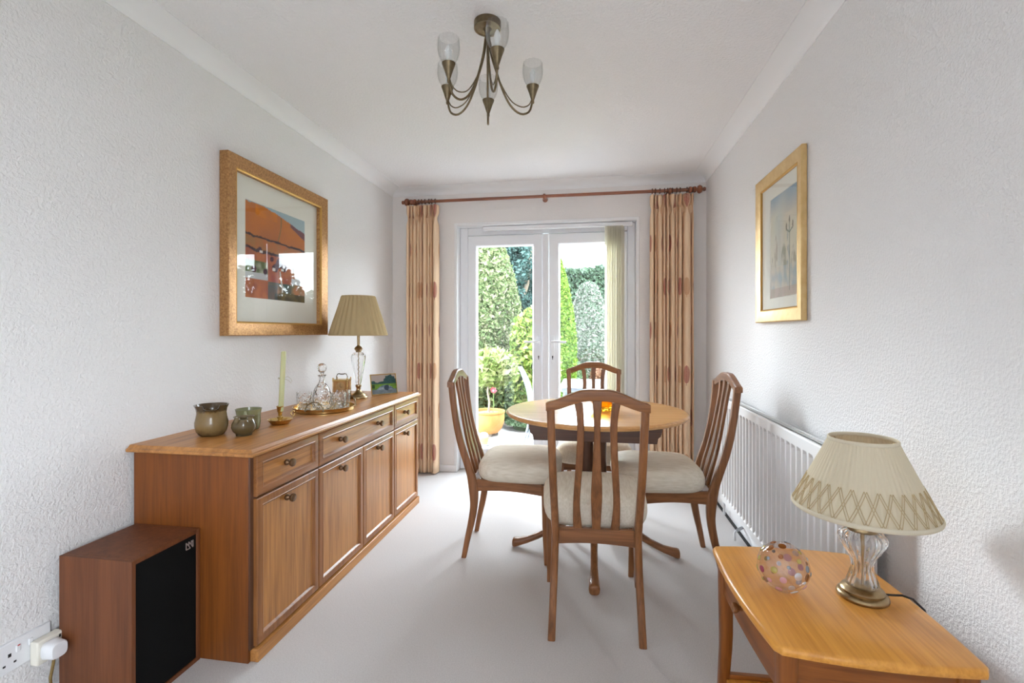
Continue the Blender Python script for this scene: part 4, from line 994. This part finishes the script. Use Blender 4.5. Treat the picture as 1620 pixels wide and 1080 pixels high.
# ------------------------------------------------------------------ ceiling light
ax, ay = -.403, 1.865
cl_ = thing('ceiling_light', 'antique brass five arm ceiling light with fluted glass tulip shades', 'ceiling light', (ax, ay, ZC))
MB().lathe([(0, ZC), (.053, ZC), (.053, ZC-.026), (.051, ZC-.028), (.045, ZC-.0285), (.043, ZC-.026), (.018, ZC-.028), (.010, ZC-.038), (.009, ZC-.06), (0, ZC-.062)], 40, (ax, ay, 0)).build('ceiling_rose', BRASS, cl_, smooth=40)
for R__, adeg in ((.177, -132), (.205, -68), (.189, 26), (.174, 101), (.176, 169)):
    a = math.radians(adeg); d = Vector((math.cos(a), math.sin(a), 0)); A0 = Vector((ax, ay, 0)); zc = 2.175
    def crv(pts): return [tuple(A0+d*smoothtab(t, pts)[0]+Vector((0, 0, smoothtab(t, pts)[1]))) for t in np.linspace(0, 1, 28)]
    k = R__/.18
    m = MB(); m.tube(crv([(0, .006, 2.352), (.2, .022*k, 2.262), (.4, .050*k, 2.165), (.58, .088*k, 2.088), (.74, .130*k, 2.057), (.86, .165*k, 2.070), (1, .18*k, 2.118)]), .0042, 8); arm = m.build('arm', BRASS, cl_, smooth=60)
    m = MB(); m.tube(crv([(0, .004, 2.35), (.25, .014*k, 2.27), (.5, .048*k, 2.175), (.68, .092*k, 2.105), (.82, .135*k, 2.085), (.92, .164*k, 2.097), (1, .178*k, 2.125)]), .0024, 7); m.build('wire', BRASS, arm, smooth=60)
    cx, cy = ax+d.x*R__, ay+d.y*R__
    MB().lathe([(0, 2.105), (.0055, 2.106), (.0065, 2.112), (.0055, 2.118), (.009, 2.128), (.016, 2.150), (.0245, 2.172), (.0255, 2.176), (.022, 2.177), (0, 2.170)], 24, (cx, cy, 0)).build('cup', BRASS, arm, smooth=40)
    pf_ = [(.012, 2.1775), (.023, 2.181), (.033, 2.195), (.039, 2.215), (.041, 2.235), (.0395, 2.258), (.038, 2.270)]
    pf_ = pf_+[(r-.0022, z) for r, z in reversed(pf_)]
    m = MB(); m.loft([[(cx+r*(1+.05*math.cos(14*t))*math.cos(t), cy+r*(1+.05*math.cos(14*t))*math.sin(t), z) for t in [TAU*j/84 for j in range(84)]] for r, z in pf_], caps=False, ring=True); m.build('glass_shade', TULIP, arm, smooth=60)
    MB().lathe([(0, 2.172), (.009, 2.172), (.009, 2.20), (.008, 2.203), (.0115, 2.218), (.010, 2.232), (.004, 2.245), (0, 2.247)], 14, (cx, cy, 0)).build('bulb', plain('frosted_bulb', (.82, .82, .80), .3), arm, smooth=50)

# ------------------------------------------------------------------ garden
GZ = -.06
B(-30, 30, -30, 60, -.6, GZ-.03).build('ground', SOIL, kind='structure', smooth=0)
B(-6, 6, YB+.3, 6.30, GZ-.03, GZ).build('patio', PAVING, kind='structure', smooth=0)
B(-1.0, 4.2, 6.75, 14.5, GZ-.03, GZ).build('lawn', GRASS, kind='stuff', smooth=0)
tag(bpy.data.objects['lawn'], 'bright green mown lawn beyond the patio', 'lawn')
def foliage(name, m_, parent, pts, nrms, size, core=None, flat=.5, jitter=.5, elong=1.6):
    n = len(pts); pts = np.array(pts); nrms = np.array(nrms)
    pts[:, 2] = np.maximum(pts[:, 2], GZ+.085)
    r = rng.normal(size=(n, 3)); d = nrms*flat+r*jitter; d /= np.linalg.norm(d, axis=1)[:, None]
    t = np.cross(d, rng.normal(size=(n, 3))); t /= np.linalg.norm(t, axis=1)[:, None]; b = np.cross(d, t)
    s = size*(.6+.8*rng.random(n))[:, None]
    v = np.stack([pts-t*s*elong/2, pts+b*s/2+d*s*.12, pts+t*s*elong/2, pts-b*s/2+d*s*.12], 1).reshape(-1, 3)
    f = np.arange(4*n).reshape(-1, 4)
    mb = MB(); mb.v = [tuple(x) for x in v]; mb.f = [tuple(int(i) for i in x) for x in f]; mb.mi = [0]*n
    mats = [m_]
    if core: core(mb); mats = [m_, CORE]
    return mb.build(name, mats, parent, smooth=0, recalc=False)
def revolve_pts(c, prof, n, depth=.06, front=True):
    """random points on a lathe surface (profile of (r,z)), facing the house mostly"""
    zs = [p[1] for p in prof]; rs = [p[0] for p in prof]; P = []; Nn = []
    zz = np.linspace(zs[0], zs[-1], 200); rr = np.interp(zz, zs, rs); w_ = rr+.02; w_ = w_/w_.sum()
    z = rng.choice(zz, n, p=w_)+rng.normal(size=n)*.01; r = np.interp(z, zs, rs); dr = np.gradient(rr, zz); sl = np.interp(z, zz, dr)
    a = rng.random(n)*TAU if not front else rng.uniform(-PI*1.06, .06*PI, n)
    r = r+rng.uniform(-depth, depth*.35, n)
    P = np.stack([c[0]+r*np.cos(a), c[1]+r*np.sin(a), c[2]+z], 1); Nn = np.stack([np.cos(a), np.sin(a), -sl*.7], 1)
    return P, Nn
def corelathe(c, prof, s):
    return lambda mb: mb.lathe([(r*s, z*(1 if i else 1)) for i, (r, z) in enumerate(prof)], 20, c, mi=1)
def shrub(name, label, cat, c, prof, m_, n, size, group=None, trunk=None, depth=.06, corescale=.9, **k):
    t = thing(name, label, cat, c, group)
    P, Nn = revolve_pts(c, prof, n, depth)
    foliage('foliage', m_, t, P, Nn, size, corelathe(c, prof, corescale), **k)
    if trunk:
        MB().tube(trunk[0], trunk[1], 10).build('trunk', BARK, t, smooth=60)
    return t
# big clipped yew
shrub('clipped_yew', 'tall grey green clipped cone of yew filling the left glass door', 'tree', (-1.78, 7.75, GZ), [(.62, 0), (.66, .5), (.665, 1.1), (.62, 1.7), (.51, 2.2), (.36, 2.65), (.22, 3.0), (.08, 3.3), (0, 3.36)], LF_YEW, 26000, .042, depth=.05, elong=2.2)
# blue conifer behind
bc = thing('blue_conifer', 'blue green loose conifer with a bare leaning trunk behind the yew', 'tree', (-1.75, 11, GZ))
P = []; Q = []
for i in range(200):
    a = rng.random()*TAU; z = rng.uniform(1.75, 5.0); r = rng.uniform(.1, .95)*(1-.1*(z-1.7)/3)
    cc = np.array([-1.65+r*math.cos(a)*1.0, 11+r*math.sin(a)*.8, z]); q = rng.normal(size=(130, 3)); q /= np.linalg.norm(q, axis=1)[:, None]
    P.append(cc+q*np.array([.17, .17, .26])*rng.uniform(.5, 1, (130, 1))); Q.append(q)
foliage('foliage', LF_BLUE, bc, np.concatenate(P), np.concatenate(Q), .05, elong=2)
MB().tube([(-1.95, 11, GZ), (-1.85, 11, .9), (-1.68, 11, 1.6), (-1.45, 11, 2.3), (-1.35, 11, 3.2)], [.10, .09, .075, .06, .04], 10).build('trunk', BARK, bc, smooth=60)
shrub('laurel_bush', 'bright yellow green rounded bush at the right edge of the left door', 'bush', (-.80, 7.05, GZ), [(.26, 0), (.31, .3), (.335, .8), (.32, 1.2), (.26, 1.42), (.12, 1.58), (0, 1.60)], LF_LAUREL, 5000, .055, depth=.12, corescale=.85)
shrub('dark_bush', 'dark mottled bush growing behind the terracotta pot', 'bush', (-1.47, 6.38, GZ), [(.34, 0), (.40, .2), (.40, .5), (.32, .72), (.15, .84), (0, .86)], LF_DARK, 8000, .04, depth=.12, corescale=.85)
shrub('ground_cover', 'low grey green plants at the foot of the bushes left of the lawn', 'plant', (-.78, 6.2, GZ), [(.27, 0), (.28, .06), (.22, .15), (.1, .21), (0, .22)], LF_SHRUB, 3500, .035, depth=.1, corescale=.8)
# thuja, dome, hedge
shrub('thuja_cone', 'narrow bright green conifer cone seen in the right glass door', 'tree', (-.62, 9.1, GZ), [(.30, 0), (.34, .7), (.325, 1.2), (.28, 1.6), (.19, 2.1), (.06, 2.6), (0, 2.72)], LF_THUJA, 16000, .035, depth=.04, elong=2.2)
shrub('topiary_dome', 'grey green clipped dome of evergreen beyond the lawn', 'bush', (-.06, 12.3, GZ), [(.55, 0), (.56, .9), (.52, 1.3), (.43, 1.65), (.32, 2.05), (.21, 2.38), (.13, 2.47), (0, 2.49)], LF_DOME, 20000, .045, depth=.05, elong=2)
hd = thing('garden_hedge', 'dark green tall hedge at the end of the garden, behind the clipped dome', 'hedge', (0, 16.6, GZ))
n = 26000; P = np.stack([rng.uniform(-5, 5, n), 16+rng.uniform(-.12, .1, n), rng.uniform(0, 3.28, n)], 1); P[:, 2] += .06*np.sin(P[:, 0]*5); Q = np.tile([0, -1, .2], (n, 1))
k = rng.random(n) < .12; P[k, 1] = rng.uniform(16, 17, k.sum()); P[k, 2] = 3.2+rng.uniform(0, .08, k.sum())
n = 14000; P2 = np.stack([4.5+rng.uniform(-.12, .1, n), rng.uniform(4.6, 15.5, n), rng.uniform(0, 2.5, n)], 1); P2[:, 2] *= 1+.12*np.sin(P2[:, 1]*1.3)+.05*np.sin(P2[:, 1]*4); Q2 = np.tile([-1, 0, .2], (n, 1))
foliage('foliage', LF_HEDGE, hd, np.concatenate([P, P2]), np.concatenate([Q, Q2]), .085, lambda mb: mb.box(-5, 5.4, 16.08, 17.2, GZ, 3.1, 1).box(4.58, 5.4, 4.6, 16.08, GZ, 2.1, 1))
for x, y, r, h, m_, lab, nm in ((-.52, 10.0, .26, .62, LF_SHRUB, 'pale leafy shrub at the foot of the green conifer cone', 'leafy_shrub'), (-.33, 11.3, .21, .52, LF_SHRUB, 'small leafy shrub in front of the clipped dome', 'leafy_shrub'), (.24, 11.4, .24, .42, LF_RUST, 'rust coloured low shrub beside the lawn', 'rust_shrub')):
    shrub(nm, lab, 'shrub', (x, y, GZ), [(r*.8, 0), (r, h*.35), (r*.9, h*.7), (r*.45, h*.95), (0, h)], m_, 2200, .05, 'low shrubs beyond the lawn', depth=.08, corescale=.8)
nb = thing('neighbour_house', 'pale roof of a neighbouring house beyond the hedge', 'house', (1.3, 24, GZ))
B(.1, 3.5, 24, 27, GZ, 3.9).build('wall', plain('render', (.7, .68, .65), .8), nb)
MB().prism([(23.7, 3.9), (27.3, 3.9), (25.5, 4.5)], 'x', 0, 3.6).build('roof', SLATE, nb)
# pot with standard plant
px, py = -1.215, 5.69
pt = thing('plant_pot', 'large glazed terracotta pot standing on pot feet outside the left door', 'plant pot', (px, py, GZ))
MB().lathe([(0, .03), (.10, .03), (.115, .036), (.16, .09), (.186, .16), (.192, .22), (.188, .268), (.196, .274), (.199, .286), (.196, .298), (.186, .300), (.178, .296), (.175, .265), (0, .262)], 40, (px, py, GZ)).build('pot', TERRA, pt, smooth=50)
MB().lathe([(0, .255), (.17, .258), (.12, .27), (0, .275)], 24, (px, py, GZ+.006)).build('compost', SOIL, pt)
for a in (-1.2, .3, 2.2):
    B(px+.09*math.cos(a)-.025, px+.09*math.cos(a)+.025, py+.09*math.sin(a)-.025, py+.09*math.sin(a)+.025, GZ, GZ+.031).build('pot_foot', SOIL, pt, bevel=.006)
pl = thing('standard_shrub', 'variegated pale leafed standard shrub growing in the large terracotta pot', 'plant', (px, py, GZ+.28))
MB().tube([(px, py, GZ+.27), (px+.01, py, GZ+.40), (px-.012, py, GZ+.52), (px+.004, py, GZ+.66), (px, py, GZ+.75)], [.014, .012, .012, .012, .010], 8).build('stem', BARK, pl, smooth=60)
q = rng.normal(size=(1900, 3)); q /= np.linalg.norm(q, axis=1)[:, None]; rad_ = rng.uniform(.25, 1, 1900)**.5
P = np.array([px+.04, py, .75])+q*np.array([.30, .24, .215])*rad_[:, None]
foliage('foliage', LF_VAR, pl, P, q, .06, elong=2.2, flat=.3)
fl = thing('poppy_flower', 'single red flower with a pale edge beside the pot', 'flower', (-1.127, 5.55, GZ+.27))
m = MB(); m.tube([(-1.13, 5.57, GZ+.272), (-1.125, 5.55, .40), (-1.125, 5.53, .49)], .003, 6); m.build('stem', plain('flower_stalk', (.14, .25, .06), .7), fl)
m = MB(); fc = Vector((-1.125, 5.53, .495)); fm = Matrix.Rotation(.9, 4, 'X') @ Matrix.Rotation(.4, 4, 'Y')
for k in range(6):
    a = TAU*k/6; secs = []
    for j in range(6):
        u = j/5; wd = .020*math.sin(PI*(.15+.8*u)); c = Vector((u*.040*math.cos(a), u*.040*math.sin(a), .018*u*u)); s = Vector((-math.sin(a), math.cos(a), 0))*wd
        secs.append([tuple(fc+fm @ (c-s)), tuple(fc+fm @ (c+Vector((0, 0, -.003)))), tuple(fc+fm @ (c+s))])
    m.loft(secs, closed=False, caps=False, mi=k % 2)
m.build('petals', [PETAL, PETAL], fl, smooth=60, recalc=False)
MB().lathe([(0, 0), (.012, .001), (.009, .008), (0, .01)], 12, tuple(fc), fm).build('centre', PETALW, fl)
cpx, cpy = -1.163, 5.20
cp = thing('cactus_pot', 'small terracotta pot on a grey saucer just outside the left door', 'plant pot', (cpx, cpy, GZ))
MB().lathe([(0, .004), (.055, .004), (.075, .012), (.077, .022), (.072, .022), (.055, .010), (0, .010)], 24, (cpx, cpy, GZ-.004)).build('saucer', plain('grey_saucer', (.45, .47, .48), .6), cp, smooth=40)
MB().lathe([(0, .018), (.040, .018), (.053, .075), (.056, .076), (.056, .092), (.050, .092), (.048, .084), (0, .083)], 24, (cpx, cpy, GZ-.01)).build('pot', TERRAR, cp, smooth=30)
ca_ = thing('cactus', 'round woolly cactus in the small terracotta pot', 'cactus', (cpx, cpy, GZ+.075))
MB().lathe([(0, .068), (.034, .070), (.046, .088), (.047, .105), (.037, .125), (.018, .136), (0, .137)], 48, (cpx, cpy, GZ), wob=lambda a, z, r: 1+.07*math.cos(14*a)).build('body', noisy('cactus_skin', (.35, .42, .25), (.75, .74, .68), 60, .8), ca_, smooth=60)
m = MB()
for k in range(5):
    a = k*1.3; m.lathe([(0, 0), (.006, .002), (.007, .006), (0, .009)], 10, (cpx+.025*math.cos(a), cpy-.018+.012*math.sin(a), GZ+.122-.004*k % .02))
m.build('buds', plain('cactus_bud', (.4, .05, .06), .6), ca_, smooth=60)
# garden furniture
gt = thing('garden_table', 'white topped garden table on dark legs outside the right door', 'garden table', (.30, 5.02, GZ))
m = MB(); m.box(-.30, .95, 4.62, 5.42, .645, .66); m.build('tabletop', WHITET, gt, bevel=.004)
m = MB(); m.box(-.28, .93, 4.64, 5.40, .605, .6445); m.build('frame', GREYPL, gt, bevel=.004)
for x in (-.25, .90):
    for y in (4.68, 5.36): MB().tube([(x, y, .61), (x, y, GZ)], .016, 10).build('leg', GREYPL, gt, smooth=60)
gc = thing('garden_chair', 'grey curved back garden chair outside between the doors', 'garden chair', (-.46, 5.45, GZ))
secs = []
for k in range(15):
    u = k/14; z = .36+u*.43; xb = -.665-.115*u**1.3+.02*math.sin(PI*u); w_ = .20*(1-.55*u**4)
    secs.append([(xb-.006, 5.35-w_+.02, z), (xb-.012-.02*u, 5.35, z), (xb-.006, 5.35+w_, z), (xb+.006, 5.35+w_, z), (xb, 5.35, z), (xb+.006, 5.35-w_+.02, z)])
MB().loft(secs).build('backrest', GREYPL, gc, smooth=50)
MB().prism([(-.66, 5.15), (-.345, 5.12), (-.345, 5.58), (-.66, 5.55)], 'z', .355, .378).build('seat', GREYPL, gc, bevel=.008)
for x, y, fx, fy in ((-.62, 5.17, -.725, 5.13), (-.62, 5.53, -.725, 5.57), (-.37, 5.15, -.325, 5.12), (-.37, 5.55, -.325, 5.58)):
    MB().tube([(x, y, .36), (fx, fy, GZ)], [.013, .011], 10).build('leg', GREYPL, gc, smooth=60)
